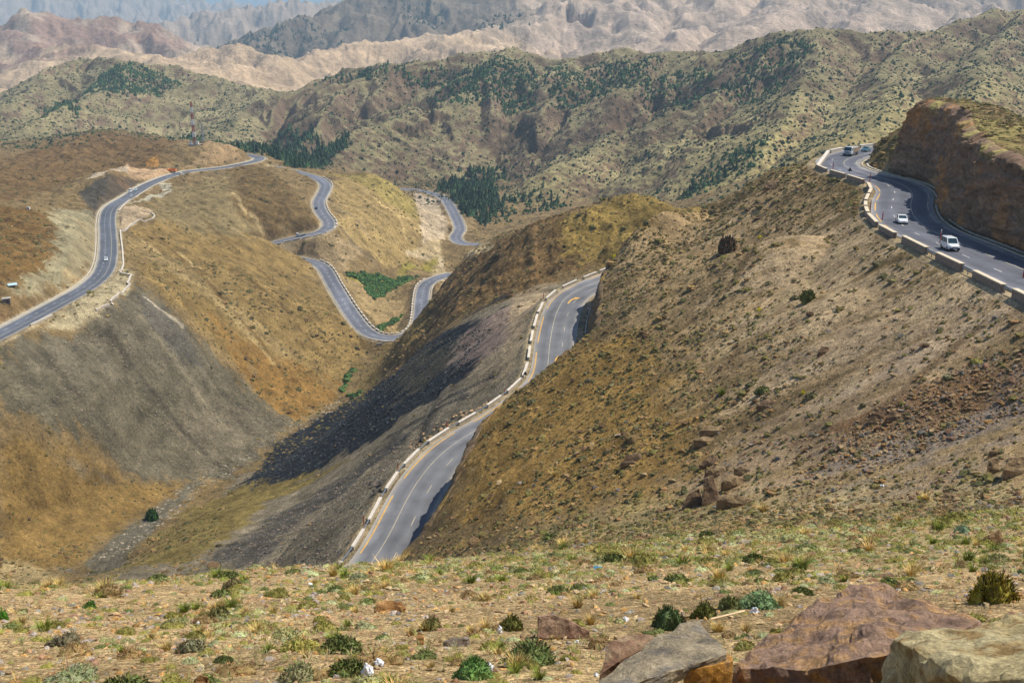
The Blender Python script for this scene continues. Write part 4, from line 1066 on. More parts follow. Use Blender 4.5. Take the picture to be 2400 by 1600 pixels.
# thin dry grass between the shrubs
x2, y2 = [], []
for r0, r1, d in ((3.5, 14, 14), (14, 30, 14), (30, 80, 7.5)):
    a_, b_ = cast(r0, r1, d, 38); k = rng.random(len(a_)) < np.clip(.25 + 1.3 * sample(N7, a_, b_) + .8 * sample(N30, a_, b_), .04, 1); x2.append(a_[k]); y2.append(b_[k])
x2 = np.concatenate(x2); y2 = np.concatenate(y2); z2 = ground(x2, y2); n = len(x2); s2 = rng.uniform(.5, 1.3, n) * np.interp(np.hypot(x2, y2), [4, 20, 75], [.075, .10, .17])
k = shows(x2, y2, z2, s2); x2, y2, z2, s2 = x2[k], y2[k], z2[k], s2[k]; n = len(x2)
tag(scatter_mesh('dry_grass', [tuft(560, (164, 150, 112), 15), tuft(561, (142, 136, 88), 15), tuft(562, (116, 122, 66), 13)], rng.choice(3, n, p=[.36, .40, .24]), np.c_[x2, y2, z2], rng.uniform(0, 6.28, n), s2[:, None] * np.c_[np.ones(n) * 1.3, np.ones(n) * 1.3, rng.uniform(.6, 1.2, n)], M_FOL, tint=np.clip(1 + rng.normal(0, .15, (n, 1)), .6, 1.5)), 'thin dry grass between the shrubs of the near slope', 'grass', kind='stuff')
print('grass', n)
# ------------------------------------------------------------------ stones
xs, ys = [], []
for r0, r1, d in ((3.5, 14, 40.0), (14, 30, 26.0), (30, 80, 7.0), (80, 150, .8)):
    a_, b_ = cast(r0, r1, d, 36); k = rng.random(len(a_)) < np.clip(.55 + .8 * sample(N30, a_, b_), .15, 1); xs.append(a_[k]); ys.append(b_[k])
sx = np.concatenate(xs); sy = np.concatenate(ys)
# bands of fallen rock on the right slope
Pb = np.array([hit(*p)[:2] for p in [(1950, 1060), (2150, 910), (2400, 820), (2400, 960), (2200, 1020), (2010, 1100)]])
bx, by = rng.uniform(Pb[:, 0].min(), Pb[:, 0].max(), 2600), rng.uniform(Pb[:, 1].min(), Pb[:, 1].max(), 2600); k = poly_sd(Pb, bx, by) > -2; bx, by = bx[k], by[k]
Pb = np.array([hit(*p)[:2] for p in [(1650, 1060), (1900, 1020), (2050, 1120), (2330, 1110), (2400, 1180), (1700, 1210)]])
cx, cy_ = rng.uniform(Pb[:, 0].min(), Pb[:, 0].max(), 1500), rng.uniform(Pb[:, 1].min(), Pb[:, 1].max(), 1500); k = poly_sd(Pb, cx, cy_) > -2; cx, cy_ = cx[k], cy_[k]
nb = len(bx) + len(cx)
ssz = np.r_[np.exp(rng.normal(0, .7, len(sx))) * np.interp(np.hypot(sx, sy), [4, 15, 60, 150], [.022, .038, .07, .14]), np.exp(rng.normal(0, .55, nb)) * .13]
sx = np.r_[sx, bx, cx]; sy = np.r_[sy, by, cy_]; sz = ground(sx, sy); ssz = np.clip(ssz, .012, 1.1); ssz = np.minimum(ssz, .0058 * np.hypot(sx, sy) ** .97)
k = shows(sx, sy, sz, ssz * .5) & (sample(ROADMASK, sx, sy) < .5); sx, sy, sz, ssz = sx[k], sy[k], sz[k], ssz[k]
STN = [('tan', (184, 156, 116)), ('orange', (176, 134, 84)), ('grey', (150, 142, 132)), ('reddish brown', (140, 108, 86))]
kind_s = rng.choice(4, len(sx), p=[.48, .17, .22, .13])
stp = [[stone(600 + 10 * t + q, cc, n=12 + q, flat=f_) for q, f_ in enumerate((.45, .6, .75))] for t, (nm, cc) in enumerate(STN)]
sme = [[proto_mesh('stone', p, M_STONE) for p in a_] for a_ in stp]
order = np.argsort(-ssz / np.hypot(sx, sy) * (np.hypot(sx, sy) < 55) * (np.abs(np.arctan2(sx, sy)) < .52))[:290]
for i in order:
    nm = STN[kind_s[i]][0]; s = ssz[i]
    put('stone', sme[kind_s[i]][rng.integers(3)], (sx[i], sy[i], sz[i] - s * .08), rng.uniform(0, 6.28), (s, s * rng.uniform(.7, 1.1), s * rng.uniform(.7, 1.1)), nm + ' angular loose stone lying on the dry foreground slope', 'stone', nm + ' stones on the foreground slope', (rng.normal(0, .15), rng.normal(0, .15)))
rest = np.ones(len(sx), bool); rest[order] = False; n = rest.sum()
flatp = [p for a_ in stp for p in a_]
tag(scatter_mesh('scattered_stones', flatp, (kind_s * 3 + rng.integers(0, 3, len(sx)))[rest], np.c_[sx, sy, sz - ssz * .08][rest], rng.uniform(0, 6.28, n), ssz[rest][:, None] * np.c_[np.ones(n), rng.uniform(.7, 1.1, n), rng.uniform(.7, 1.1, n)], M_STONE, tint=np.clip(1 + rng.normal(0, .15, (n, 1)), .6, 1.5) * np.interp(np.hypot(sx, sy)[rest], [25, 70], [.95, .5])[:, None]),
    'loose pebbles and stones strewn over the slope', 'stones', kind='stuff')
print('stones', len(sx))
# rubble thrown over the parapet of the lower road, slate blocks on the scree
def rubble(name, pix, n, smin, smax, cols, label, rmin=0):
    P = np.array([hit(p[0], p[1], rmin)[:2] for p in pix]); a_ = rng.uniform(P[:, 0].min(), P[:, 0].max(), n * 4); b_ = rng.uniform(P[:, 1].min(), P[:, 1].max(), n * 4)
    k = np.where((poly_sd(P, a_, b_) > 0) & (sample(ROADMASK, a_, b_) < .5))[0][:n]; a_, b_ = a_[k], b_[k]; n = len(a_); s = smin * (smax / smin) ** rng.random(n) ** 1.6 if False else smin * (smax / smin) ** (rng.random(n) ** 1.7)
    pr = [stone(700 + q * 3, c_, 11 + q, .5) for q, c_ in enumerate(cols)]
    tag(scatter_mesh(name, pr, rng.integers(0, len(cols), n), np.c_[a_, b_, ground(a_, b_) - s * .05], rng.uniform(0, 6.28, n), s[:, None] * np.c_[np.ones(n), rng.uniform(.6, 1, n), rng.uniform(.6, 1, n)], M_STONE), label, 'rubble', kind='stuff')
rubble('rubble', [(955, 1035), (1010, 1000), (1090, 962), (1175, 930), (1182, 938), (1110, 975), (1050, 1010), (985, 1050)], 420, .25, 1.1, [(140, 118, 92), (110, 92, 74), (160, 136, 108)], 'brown broken rock heaped along the outside of the lower road parapet')
rubble('rubble', [(870, 1130), (915, 1120), (905, 1150), (870, 1165)], 60, .3, 1.2, [(74, 68, 66), (96, 84, 76)], 'dark slabs of rock dumped below the lower road parapet')
rubble('slate_scree', [(560, 1140), (700, 1030), (900, 890), (1060, 790), (1150, 770), (1100, 870), (960, 960), (800, 1060), (600, 1150)], 5200, .18, .9, [(44, 45, 49), (54, 54, 58), (36, 37, 42), (72, 70, 72)], 'dark slate fragments covering the scree fan')
rubble('slate_scree', [(480, 1330), (640, 1210), (800, 1120), (960, 1010), (1120, 880), (1200, 850), (1000, 1030), (860, 1230), (790, 1330)], 3600, .15, .6, [(90, 84, 78), (74, 70, 68), (112, 102, 94)], 'grey rock fragments on the lower part of the scree')
rubble('scree', [(60, 850), (320, 680), (500, 860), (690, 985), (560, 1100), (420, 1130), (200, 1050), (0, 960)], 4200, .2, .75, [(92, 85, 76), (74, 69, 63), (112, 104, 93)], 'grey broken stone on the slope under the ridge road')
rubble('gully_stones', [(215, 1315), (400, 1150), (470, 1115), (620, 1035), (800, 925), (830, 930), (640, 1050), (480, 1140), (300, 1290)], 1300, .2, .9, [(116, 108, 98), (96, 90, 82), (140, 132, 120)], 'pale boulders and gravel in the dry gully')

# ------------------------------------------------------------------ trees and scrub of the middle ridge
def inpoly(pix, dens, nz=1.0, rmin=0):
    P = np.array([hit(p[0], p[1], rmin)[:2] for p in pix]); A = abs(.5 * np.sum(P[:, 0] * np.roll(P[:, 1], -1) - np.roll(P[:, 0], -1) * P[:, 1])); n = int(A * dens * 3) + 10
    bx0, bx1, by0, by1 = P[:, 0].min(), P[:, 0].max(), P[:, 1].min(), P[:, 1].max(); n = min(int((bx1 - bx0) * (by1 - by0) * dens), 60000)
    a_, b_ = rng.uniform(bx0, bx1, n), rng.uniform(by0, by1, n)
    sd_ = poly_sd(P, a_, b_) + nz * (22 * sample(N30, a_, b_) + 16 * sample(N120, a_, b_)); k = sd_ > 0; return a_[k], b_[k]
WOODS = [([(585, 350), (640, 330), (690, 316), (760, 334), (822, 336), (815, 356), (760, 388), (705, 394), (650, 378), (600, 362)], .05, 'wood'),
         ([(1022, 440), (1060, 405), (1140, 390), (1210, 394), (1160, 430), (1170, 480), (1120, 525), (1085, 505), (1055, 466), (1035, 450)], .055, 'wood')]
tx, ty = [], []
for P, d, _ in WOODS:
    a_, b_ = inpoly(P, d); tx.append(a_); ty.append(b_)
n_wood = sum(map(len, tx))
PATCH = [([(850, 168), (960, 166), (1090, 158), (1190, 140), (1255, 155), (1200, 190), (1080, 185), (960, 195), (860, 185)], 0.0672), ([(1060, 190), (1200, 165), (1260, 175), (1245, 255), (1130, 250), (1020, 230)], 0.0739), ([(1270, 165), (1330, 150), (1420, 150), (1560, 150), (1500, 200), (1400, 235), (1300, 250)], 0.0554),
         ([(1450, 190), (1650, 160), (1680, 200), (1620, 260), (1500, 240)], 0.0462), ([(1000, 230), (1120, 250), (1080, 262), (1010, 250)], 0.0601), ([(190, 215), (250, 170), (310, 150), (345, 165), (420, 195), (430, 215), (380, 225), (300, 215), (240, 225)], 0.0739), ([(95, 250), (150, 240), (190, 262), (180, 280), (90, 275)], 0.0739),
         ([(740, 195), (850, 172), (860, 185), (760, 205)], 0.0672), ([(1700, 130), (1900, 85), (1920, 110), (1850, 180), (1760, 250), (1700, 230)], 0.0416), ([(430, 330), (450, 308), (462, 330)], 0.2016), ([(1080, 470), (1250, 430), (1350, 450), (1330, 490), (1180, 520), (1110, 530)], 0.0277), ([(500, 335), (560, 330), (640, 330), (600, 350)], 0.0672), ([(1600, 470), (1700, 420), (1760, 390), (1800, 330), (1700, 360), (1620, 420)], 0.0370)]
for P, d in PATCH:
    a_, b_ = inpoly(P, d); tx.append(a_); ty.append(b_)
tx = np.concatenate(tx); ty = np.concatenate(ty)
th_ = np.r_[np.clip(np.exp(rng.normal(1.75, .32, n_wood)), 2.5, 11), np.clip(np.exp(rng.normal(1.4, .36, len(tx) - n_wood)), 1.8, 8.5)]
tz = ground(tx, ty); k = shows(tx, ty, tz, th_) & (sample(ROADMASK, tx, ty) < .5); tx, ty, tz, th_ = tx[k], ty[k], tz[k], th_[k]
wood = np.zeros(len(k), bool); wood[:n_wood] = True; wood = wood[k]
PGREEN = [(44, 66, 40), (54, 76, 46), (36, 54, 36)]
pdet = [proto_mesh('pine_tree', pine(800 + q, PGREEN[q], 5, 8, 90, .30), M_FOL) for q in range(3)]
order = np.argsort(-th_ / np.hypot(tx, ty))[:260]
for i in order:
    put('pine_tree', pdet[rng.integers(3)], (tx[i], ty[i], tz[i] - .1), rng.uniform(0, 6.28), (th_[i], th_[i], th_[i]), 'tall dark green pine standing in the wood in the valley' if wood[i] else 'dark green pine standing apart on the dry hillside beyond the valley', 'tree', 'pines of the valley woods' if wood[i] else 'single pines on the far hillside')
rest = np.ones(len(tx), bool); rest[order] = False; n = rest.sum()
pl = [pine(830 + q, PGREEN[q], 3, 6, 10, .36) for q in range(3)]
for q, c_ in enumerate([(50, 72, 42), (60, 80, 46), (44, 62, 40)]):
    V_, T_, C__ = lowbush(840 + q, c_, 8, 1.3); pl.append((V_ * .36, T_, C__))
wt = np.where(wood[rest] | (rng.random(n) < .35), rng.integers(0, 3, n), rng.integers(3, 6, n))
tag(scatter_mesh('pine_wood', pl, wt, np.c_[tx, ty, tz][rest], rng.uniform(0, 6.28, n), th_[rest][:, None] * np.c_[np.ones(n), np.ones(n), rng.uniform(.8, 1.1, n)], M_FOL, tint=np.clip(1 + rng.normal(0, .18, (n, 1)), .6, 1.5)), 'dark green pine woods on the middle ridge and in the valley', 'wood', kind='stuff')
print('trees', len(tx))
xs, ys = [], []
for r0, r1, d in ((560, 1000, .045), (1000, 1500, .048), (1500, 2100, .03)):
    a_, b_ = cast(r0, r1, d, 30); k = (sample(ISMTN, a_, b_) > .4) | (np.hypot(a_, b_) > 1050); k &= rng.random(len(a_)) < np.clip(.6 + 1.1 * sample(N30, a_, b_) + .7 * sample(N120, a_, b_), .12, 1); xs.append(a_[k]); ys.append(b_[k])
mx = np.concatenate(xs); my = np.concatenate(ys); mz = ground(mx, my); ms = np.clip(np.exp(rng.normal(0, .35, len(mx))) * 1.05, .4, 2.4)
k = shows(mx, my, mz, ms); mx, my, mz, ms = mx[k], my[k], mz[k], ms[k]; n = len(mx)
mp = [lowbush(850 + q, c_, 4, .95) for q, c_ in enumerate([(46, 62, 42), (60, 70, 44), (38, 54, 38), (80, 78, 50)])]
tag(scatter_mesh('ridge_scrub', mp, rng.integers(0, 4, n), np.c_[mx, my, mz - .1], rng.uniform(0, 6.28, n), ms[:, None] * np.c_[np.ones(n), np.ones(n), rng.uniform(.8, 1.2, n)], M_FOL), 'dark scrub dotted over the middle ridge', 'scrub', kind='stuff')
print('ridge scrub', n)
# distant woods on the dark mountain
a_, b_ = cast(3300, 4300, .0030, 27); azz = np.degrees(np.arctan2(a_, b_)); k = (azz > -15.5) & (azz < 1) & (sample(fbm(GX, GY, 380, 3, 61), a_, b_) > .02); a_, b_ = a_[k], b_[k]; q_ = ground(a_, b_)
k = shows(a_, b_, q_, 8); a_, b_, q_ = a_[k], b_[k], q_[k]; n = len(a_)
tag(scatter_mesh('far_wood', [pine(870, (36, 66, 46), 2, 5, 0, .55)], np.zeros(n, int), np.c_[a_, b_, q_], rng.uniform(0, 6.28, n), rng.uniform(6, 12, n)[:, None] * np.ones((1, 3)), M_FOL), 'far woods on the dark mountain', 'wood', kind='stuff')
# green thicket in the valley bottom
xs = []
for P, d in (([(805, 640), (870, 642), (930, 650), (985, 648), (960, 660), (915, 685), (880, 700), (862, 690), (850, 668)], .55), ([(882, 768), (900, 752), (945, 732), (950, 738), (905, 765), (890, 775)], .6), ([(868, 690), (885, 700), (875, 712)], .5), ([(795, 920), (812, 880), (830, 860), (836, 866), (815, 905), (808, 925)], .25), ([(800, 905), (850, 920), (830, 935)], .2)):
    a_, b_ = inpoly(P, d, .22); xs.append(np.c_[a_, b_])
P = np.concatenate(xs); k = sample(ROADMASK, P[:, 0], P[:, 1]) < .5; P = P[k]; n = len(P)
tag(scatter_mesh('green_thicket', [lowbush(880 + q, c_, 16, .9) for q, c_ in enumerate([(60, 88, 42), (76, 100, 50), (48, 72, 38)])], rng.integers(0, 3, n), np.c_[P, ground(P[:, 0], P[:, 1])], rng.uniform(0, 6.28, n), rng.uniform(.7, 1.9, n)[:, None] * np.c_[np.ones(n), np.ones(n), rng.uniform(.8, 1.3, n)], M_FOL), 'bright green thicket along the stream in the valley bottom', 'thicket', kind='stuff')
# ------------------------------------------------------------------ cut rock faces as rugged sheets of their own
M_ROCK, nt_, b_ = new_mat('cut_rock'); b_.inputs['Roughness'].default_value = .92; b_.inputs['Specular IOR Level'].default_value = .1
_g = nd(nt_, 'ShaderNodeNewGeometry'); _a = nd(nt_, 'ShaderNodeAttribute', attribute_name='Col')
_n = nd(nt_, 'ShaderNodeTexNoise'); _n.inputs['Scale'].default_value = .9; _n.inputs['Detail'].default_value = 9; _n.inputs['Roughness'].default_value = .7
nt_.links.new(_g.outputs['Position'], _n.inputs['Vector'])
nt_.links.new(mix(nt_, 'MULTIPLY', 1.0, _a.outputs['Color'], ramp(nt_, _n.outputs['Fac'], .3, .7, .55, 1.45)), b_.inputs['Base Color'])
_bp = nd(nt_, 'ShaderNodeBump'); _bp.inputs['Distance'].default_value = .5; nt_.links.new(_n.outputs['Fac'], _bp.inputs['Height']); nt_.links.new(_bp.outputs[0], b_.inputs['Normal'])

def rock_face(nm, s0, s1, ds, rows, amp, tones, reach=16, minh=1.2):
    rd = ROADS[nm]; L = rd['R']; d = np.r_[0, np.cumsum(np.linalg.norm(np.diff(L, axis=0), axis=1))]; N = normals(L)
    s = np.arange(s0, min(s1, d[-1]), ds)
    Q = np.stack([np.interp(s, d, L[:, k]) for k in range(3)], 1); NN = np.stack([np.interp(s, d, N[:, k]) for k in range(2)], 1)
    NN = smooth(NN.copy(), 8)
    o0 = rd['hw'] + rd['sh'][1] - .2; oo = np.linspace(0, reach, 90)
    X = Q[:, 0:1] + NN[:, 0:1] * (o0 + oo); Y = Q[:, 1:2] + NN[:, 1:2] * (o0 + oo); G = ground(X.ravel(), Y.ravel()).reshape(X.shape)
    sl = np.gradient(G, axis=1) / (oo[1] - oo[0])
    P = np.zeros((len(s), rows, 3)); hgt = np.zeros(len(s))
    for i in range(len(s)):
        st = np.where(sl[i] > 1.15)[0]
        e = 4
        if len(st):
            e = st[0]
            while e < 88 and sl[i, e:e + 8].max() > 1.15: e += 1
        e = min(max(e + 2, 4), 89); hgt[i] = G[i, e] - Q[i, 2]
        arc = np.r_[0, np.cumsum(np.hypot(np.diff(oo[:e + 1]), np.diff(G[i, :e + 1])))]
        u = np.linspace(0, arc[-1], rows)
        of = np.interp(u, arc, oo[:e + 1]); P[i, :, 0] = Q[i, 0] + NN[i, 0] * (o0 + of); P[i, :, 1] = Q[i, 1] + NN[i, 1] * (o0 + of); P[i, :, 2] = np.interp(u, arc, G[i, :e + 1])
    for k in range(3): P[:, :, k] = smooth(P[:, :, k].copy(), 2)
    # rugged relief: buttresses, ledges, fallen blocks
    a, h = np.repeat(s[:, None], rows, 1), P[:, :, 2]
    nz = .45 * fbm(a / 8, h + a * .12, 1.8, 4, 309, .6) + .9 * fbm(a, h * .45 + 7, 9, 4, 301, .6, True) + .55 * fbm(a * 1.0, h * 1.8, 3.0, 4, 302, .6) + .25 * fbm(a, h * 2.6 + a * .5, 1.1, 3, 303, .6)
    v = np.linspace(0, 1, rows)[None]; env = sstep(0, .10, v) * (1 - .9 * sstep(.9, 1, v)) * np.clip(hgt / 6, .15, 1)[:, None]
    push = (.25 + amp * (nz + .35)) * env - .5 * (1 - sstep(0, .06, v)) 
    P[:, :, 0] -= NN[:, 0:1] * push; P[:, :, 1] -= NN[:, 1:2] * push
    P[:, :, 2] += .15 * env * nz - .5 * (v >= 1)
    t1 = fbm(a, h * 1.2, 14, 4, 305, .6); t2 = fbm(a * .6, h * 2.5 + a * .25, 4, 4, 306, .6)
    col = lin(*tones[0])[None, None] + (lin(*tones[1]) - lin(*tones[0]))[None, None] * sstep(-.05, .35, t1)[..., None]
    col = col * (1 + .45 * t2)[..., None]
    band = fbm(a / 9, h * 1.0 + a * .12, 1.6, 4, 308, .6); col = col * (1 + .5 * band)[..., None]; nz = nz
    col = col + (lin(*tones[2]) - col) * (sstep(.0, .35, fbm(a, h, 6, 3, 307)) * sstep(.78, .97, v + .12 * t2))[..., None]
    n, m = P.shape[:2]; i = (np.arange(n - 1)[:, None] * m + np.arange(m - 1)[None]).ravel()
    o = link_mesh('cliff', P.reshape(-1, 3), np.stack([i, i + 1, i + m + 1, i + m], 1), [M_ROCK], smooth_=False, col=np.clip(col, .01, .7).reshape(-1, 3)); o['kind'] = 'structure'
rock_face('upper', along('upper', 2600, 740), along('upper', 2022, 410), .42, 60, 2.0, [(134, 110, 90), (170, 124, 76), (172, 158, 98)])
rock_face('lower', along('lower', 700, 1400), along('lower', 1470, 615), .42, 34, .9, [(108, 92, 72), (132, 104, 66), (146, 124, 72)], 12)

def foot_rubble(nm, s0, s1, n, label, cols, o0=7.9, ow=2.2):
    ss = rng.uniform(s0, s1, n); L = ROADS[nm]['R']; dd = np.r_[0, np.cumsum(np.linalg.norm(np.diff(L, axis=0), axis=1))]; N = normals(L)
    o = o0 + ow * rng.random(n) ** 1.4; X = np.interp(ss, dd, L[:, 0]) + np.interp(ss, dd, N[:, 0]) * o; Y = np.interp(ss, dd, L[:, 1]) + np.interp(ss, dd, N[:, 1]) * o; s = .12 * 6 ** (rng.random(n) ** 2)
    zg = np.minimum(ground(X, Y), np.interp(ss, dd, L[:, 2]) + .9)
    tag(scatter_mesh('fallen_rock', [stone(900 + q, c_, 11) for q, c_ in enumerate(cols)], rng.integers(0, len(cols), n), np.c_[X, Y, zg], rng.uniform(0, 6.28, n), s[:, None] * np.c_[np.ones(n), rng.uniform(.6, 1, n), rng.uniform(.6, 1, n)], M_STONE), label, 'rubble', kind='stuff')
foot_rubble('upper', along('upper', 2600, 740), along('upper', 2030, 412), 700, 'rock fragments fallen at the foot of the roadside cliff', [(120, 98, 80), (104, 88, 76), (140, 108, 74)])
foot_rubble('lower', along('lower', 800, 1330), along('lower', 1400, 640), 350, 'rock fragments fallen at the foot of the lower cutting', [(110, 92, 72), (92, 80, 68), (130, 106, 72)], 7.0, 1.2)
# ------------------------------------------------------------------ parapets, guard rails, posts, signs
M_WSTONE = simple_mat('parapet_masonry', (132, 116, 104), .9, var=.45, scale=3.2, bump=.05)
M_WPALE = simple_mat('pale_parapet_masonry', (178, 168, 152), .9, var=.3, scale=2.2, bump=.03)
M_COPE = simple_mat('coping_concrete', (206, 192, 166), .85, var=.14, scale=1.5)
M_COPEW = simple_mat('whitewashed_coping', (204, 195, 180), .85, var=.26, scale=1.5)
M_RAIL = simple_mat('galvanised_steel', (150, 160, 172), .45, metal=.6, var=.12, scale=2)
M_RED = simple_mat('faded_red_paint', (176, 62, 48), .7, var=.2, scale=2)
M_DARKM = simple_mat('dark_metal', (54, 60, 70), .6)

def bar_mesh(name, segs, mat):
    """boxes that follow a line: segs = list of (P0, P1, half width, z0, z1); world coordinates minus the origin given later"""
    V, Fq, o = [], [], 0
    for a, b, w_, z0, z1 in segs:
        a, b = np.array(a, float), np.array(b, float); t = b[:2] - a[:2]; t /= np.linalg.norm(t) + 1e-9; n = np.array([t[1], -t[0]]) * w_
        for p in (a, b):
            for sg, zz in ((-1, z0), (1, z0), (1, z1), (-1, z1)): V.append((p[0] + sg * n[0], p[1] + sg * n[1], p[2] + zz))
        Fq += [[o, o + 1, o + 5, o + 4], [o + 1, o + 2, o + 6, o + 5], [o + 2, o + 3, o + 7, o + 6], [o + 3, o, o + 4, o + 7], [o, o + 3, o + 2, o + 1], [o + 4, o + 5, o + 6, o + 7]]; o += 8
    return np.array(V, float), np.array(Fq)

def child(name, V, Fq, mat, parent, tri=False, smooth_=False):
    o = link_mesh(name, np.asarray(V, float), np.asarray(Fq), [mat], tri=tri, smooth_=smooth_); o.parent = parent; return o

def empty(name, loc, label, cat, group=None, rz=0.0, pitch=0.0):
    o = bpy.data.objects.new(name, None); SC.collection.objects.link(o); o.location = loc; o.empty_display_size = .2
    o.rotation_euler = (0, pitch, rz); return tag(o, label, cat, group)

def parapet(P0, P1, label, group, h=.8, w_=.26, body=None, cope=None, base=.9):
    h *= rng.uniform(.9, 1.08)
    P0, P1 = np.array(P0, float), np.array(P1, float); c_ = (P0 + P1) / 2
    e = empty('parapet_block', tuple(c_), label, 'parapet', group)
    V, Fq = bar_mesh('', [(P0 - c_, P1 - c_, w_, -base, h)], None); h0 = h; child('masonry', V, Fq, body or M_WSTONE, e)
    t = (P1 - P0) / np.linalg.norm(P1 - P0) * .06
    V, Fq = bar_mesh('', [(P0 - c_ - t, P1 - c_ + t, w_ + .07, h, h + .13)], None); child('coping', V, Fq, cope or M_COPE, e)
    return e

def rail(P0, P1, label, group):
    P0, P1 = np.array(P0, float), np.array(P1, float); c_ = (P0 + P1) / 2; ln = np.linalg.norm(P1 - P0); t = (P1 - P0) / ln
    e = empty('guard_rail', tuple(c_), label, 'guard rail', group)
    V, Fq = bar_mesh('', [(P0 - c_, P1 - c_, .04, .50, .62), (P0 - c_, P1 - c_, .07, .62, .68), (P0 - c_, P1 - c_, .04, .68, .82)], None); child('rail', V, Fq, M_RAIL, e)
    n = max(2, int(ln / 2) + 1)
    for k in range(n):
        q = P0 - c_ + t * ln * (.06 + .88 * k / (n - 1)); V, Fq = bar_mesh('', [(q - t * .06, q + t * .06, .05, -.4, .6)], None); child('post', V, Fq, M_RAIL, e)
    return e

def line_at(nm, off, px, py, dz=.9):
    L = offset(ROADS[nm]['R'], off); d = np.r_[0, np.cumsum(np.linalg.norm(np.diff(ROADS[nm]['R'], axis=0), axis=1))]
    P = np.array([proj(p[0], p[1], p[2] + dz)[:2] for p in L]); return d[np.argmin(np.hypot(P[:, 0] - px, P[:, 1] - py))]
def pt(nm, s, off): return np.array(at_s(nm, s, off)[0])

def zp(x_, y_, sx_=3.267, ox=1880, oy=200): return ox + x_ / sx_, oy + y_ / sx_
UPB = [((110, 612), (190, 655), 'short stone parapet block on the outer tip of the upper bend'), ((215, 650), (320, 697), 'stone parapet block just below the outer tip of the upper bend'), ((350, 700), (460, 745), 'second stone parapet block below the outer tip of the upper bend'),
       ((500, 745), (570, 792), 'stone parapet block just above the kink in the upper road'), ((578, 795), (540, 838), 'small pale parapet block at the kink of the upper road, topmost of four'), ((535, 845), (512, 878), 'small pale parapet block at the kink of the upper road, second of four'), ((510, 888), (492, 920), 'small pale parapet block at the kink of the upper road, third of four'), ((490, 928), (505, 972), 'small pale parapet block at the kink of the upper road, lowest of four'),
       ((502, 988), (566, 1052), 'stone parapet block beside the sedan on the upper road'), ((592, 1075), (718, 1142), 'long stone parapet block just in front of the sedan on the upper road'), ((765, 1165), (950, 1238), 'long stone parapet block just behind the white van'), ((1035, 1267), (1238, 1358), 'long stone parapet block in front of the white van'), ((1318, 1387), (1565, 1478), 'longest stone parapet block, nearer than the white van'), ((1645, 1515), (1800, 1600), 'stone parapet block at the right edge of the picture')]
for a, b, lb in UPB:
    s0, s1 = line_at('upper', -6.9, *zp(*a)), line_at('upper', -6.9, *zp(*b))
    if s1 < s0: s0, s1 = s1, s0
    if s1 - s0 < 1: s1 = s0 + 2.2
    parapet(pt('upper', s0 + .15, -6.9), pt('upper', s1 - .15, -6.9), lb, 'stone parapet blocks along the upper road', h=.85, w_=.26, base=1.6)
# blue grey rails in the gaps of the upper parapet
for a, b, lb in (((955, 1240), (1030, 1268), 'low blue grey guard rail in the gap behind the white van'), ((1240, 1358), (1315, 1390), 'low blue grey guard rail in the gap ahead of the white van'), ((1570, 1478), (1640, 1512), 'low blue grey guard rail in the parapet gap nearest the right edge')):
    s0, s1 = line_at('upper', -6.9, *zp(*a)), line_at('upper', -6.9, *zp(*b))
    if s1 < s0: s0, s1 = s1, s0
    rail(pt('upper', s0, -6.9), pt('upper', max(s1, s0 + 1.5), -6.9), lb, None)
# far side of the upper bend
for (a, b, lb) in (((135, 575), (215, 545), 'pale parapet block on the far side of the upper bend, left of the lorry'), ((225, 540), (312, 512), 'pale parapet block on the far side of the upper bend, touching the lorry in view'), ((440, 462), (540, 455), 'pale wall beyond the teal car on the upper bend'), ((548, 454), (660, 448), 'pale wall running behind the cliff end on the upper bend')):
    s0, s1 = line_at('upper', -6.7, *zp(*a)), line_at('upper', -6.7, *zp(*b))
    if s1 < s0: s0, s1 = s1, s0
    n = max(1, int((s1 - s0) / 12)); 
    parapet(pt('upper', s0, -6.7), pt('upper', s1, -6.7), lb, None, h=.8, w_=.4, body=M_WPALE, cope=M_COPEW, base=1.5)
# lower road: long pale blocks with rails between
LWG = [((110, 1440), (165, 1345)), ((275, 1170), (310, 1085)), ((405, 935), (450, 850)), ((545, 720), (602, 648)), ((730, 540), (802, 484)), ((945, 385), (1032, 340)), ((1190, 250), (1272, 205)), ((1410, 120), (1465, 73))]
cuts = [(line_at('lower', -6.45, *zp(*a, 3.483, 780, 900)), line_at('lower', -6.45, *zp(*b, 3.483, 780, 900))) for a, b in LWG]
cuts += [(line_at('lower', -6.45, *zp(*a, 4.48, 1180, 600)), line_at('lower', -6.45, *zp(*b, 4.48, 1180, 600))) for a, b in (((218, 1300), (245, 1255)), ((275, 1100), (282, 1070)), ((305, 925), (315, 895)), ((330, 780), (336, 735)), ((358, 610), (375, 578)), ((430, 490), (462, 455)), ((568, 372), (640, 332)), ((768, 272), (842, 238)), ((975, 190), (1030, 165)))]
cuts = sorted((min(a), max(a)) for a in cuts)
s0 = max(0, cuts[0][0] - 14)
ORD = ['nearest the viewer', 'second from the near end', 'third from the near end', 'fourth from the near end', 'fifth from the near end', 'sixth from the near end', 'seventh from the near end', 'eighth from the near end', 'ninth from the near end', 'tenth from the near end', 'eleventh from the near end', 'twelfth from the near end', 'thirteenth from the near end', 'fourteenth from the near end', 'fifteenth from the near end', 'sixteenth from the near end', 'seventeenth from the near end', 'farthest of all']
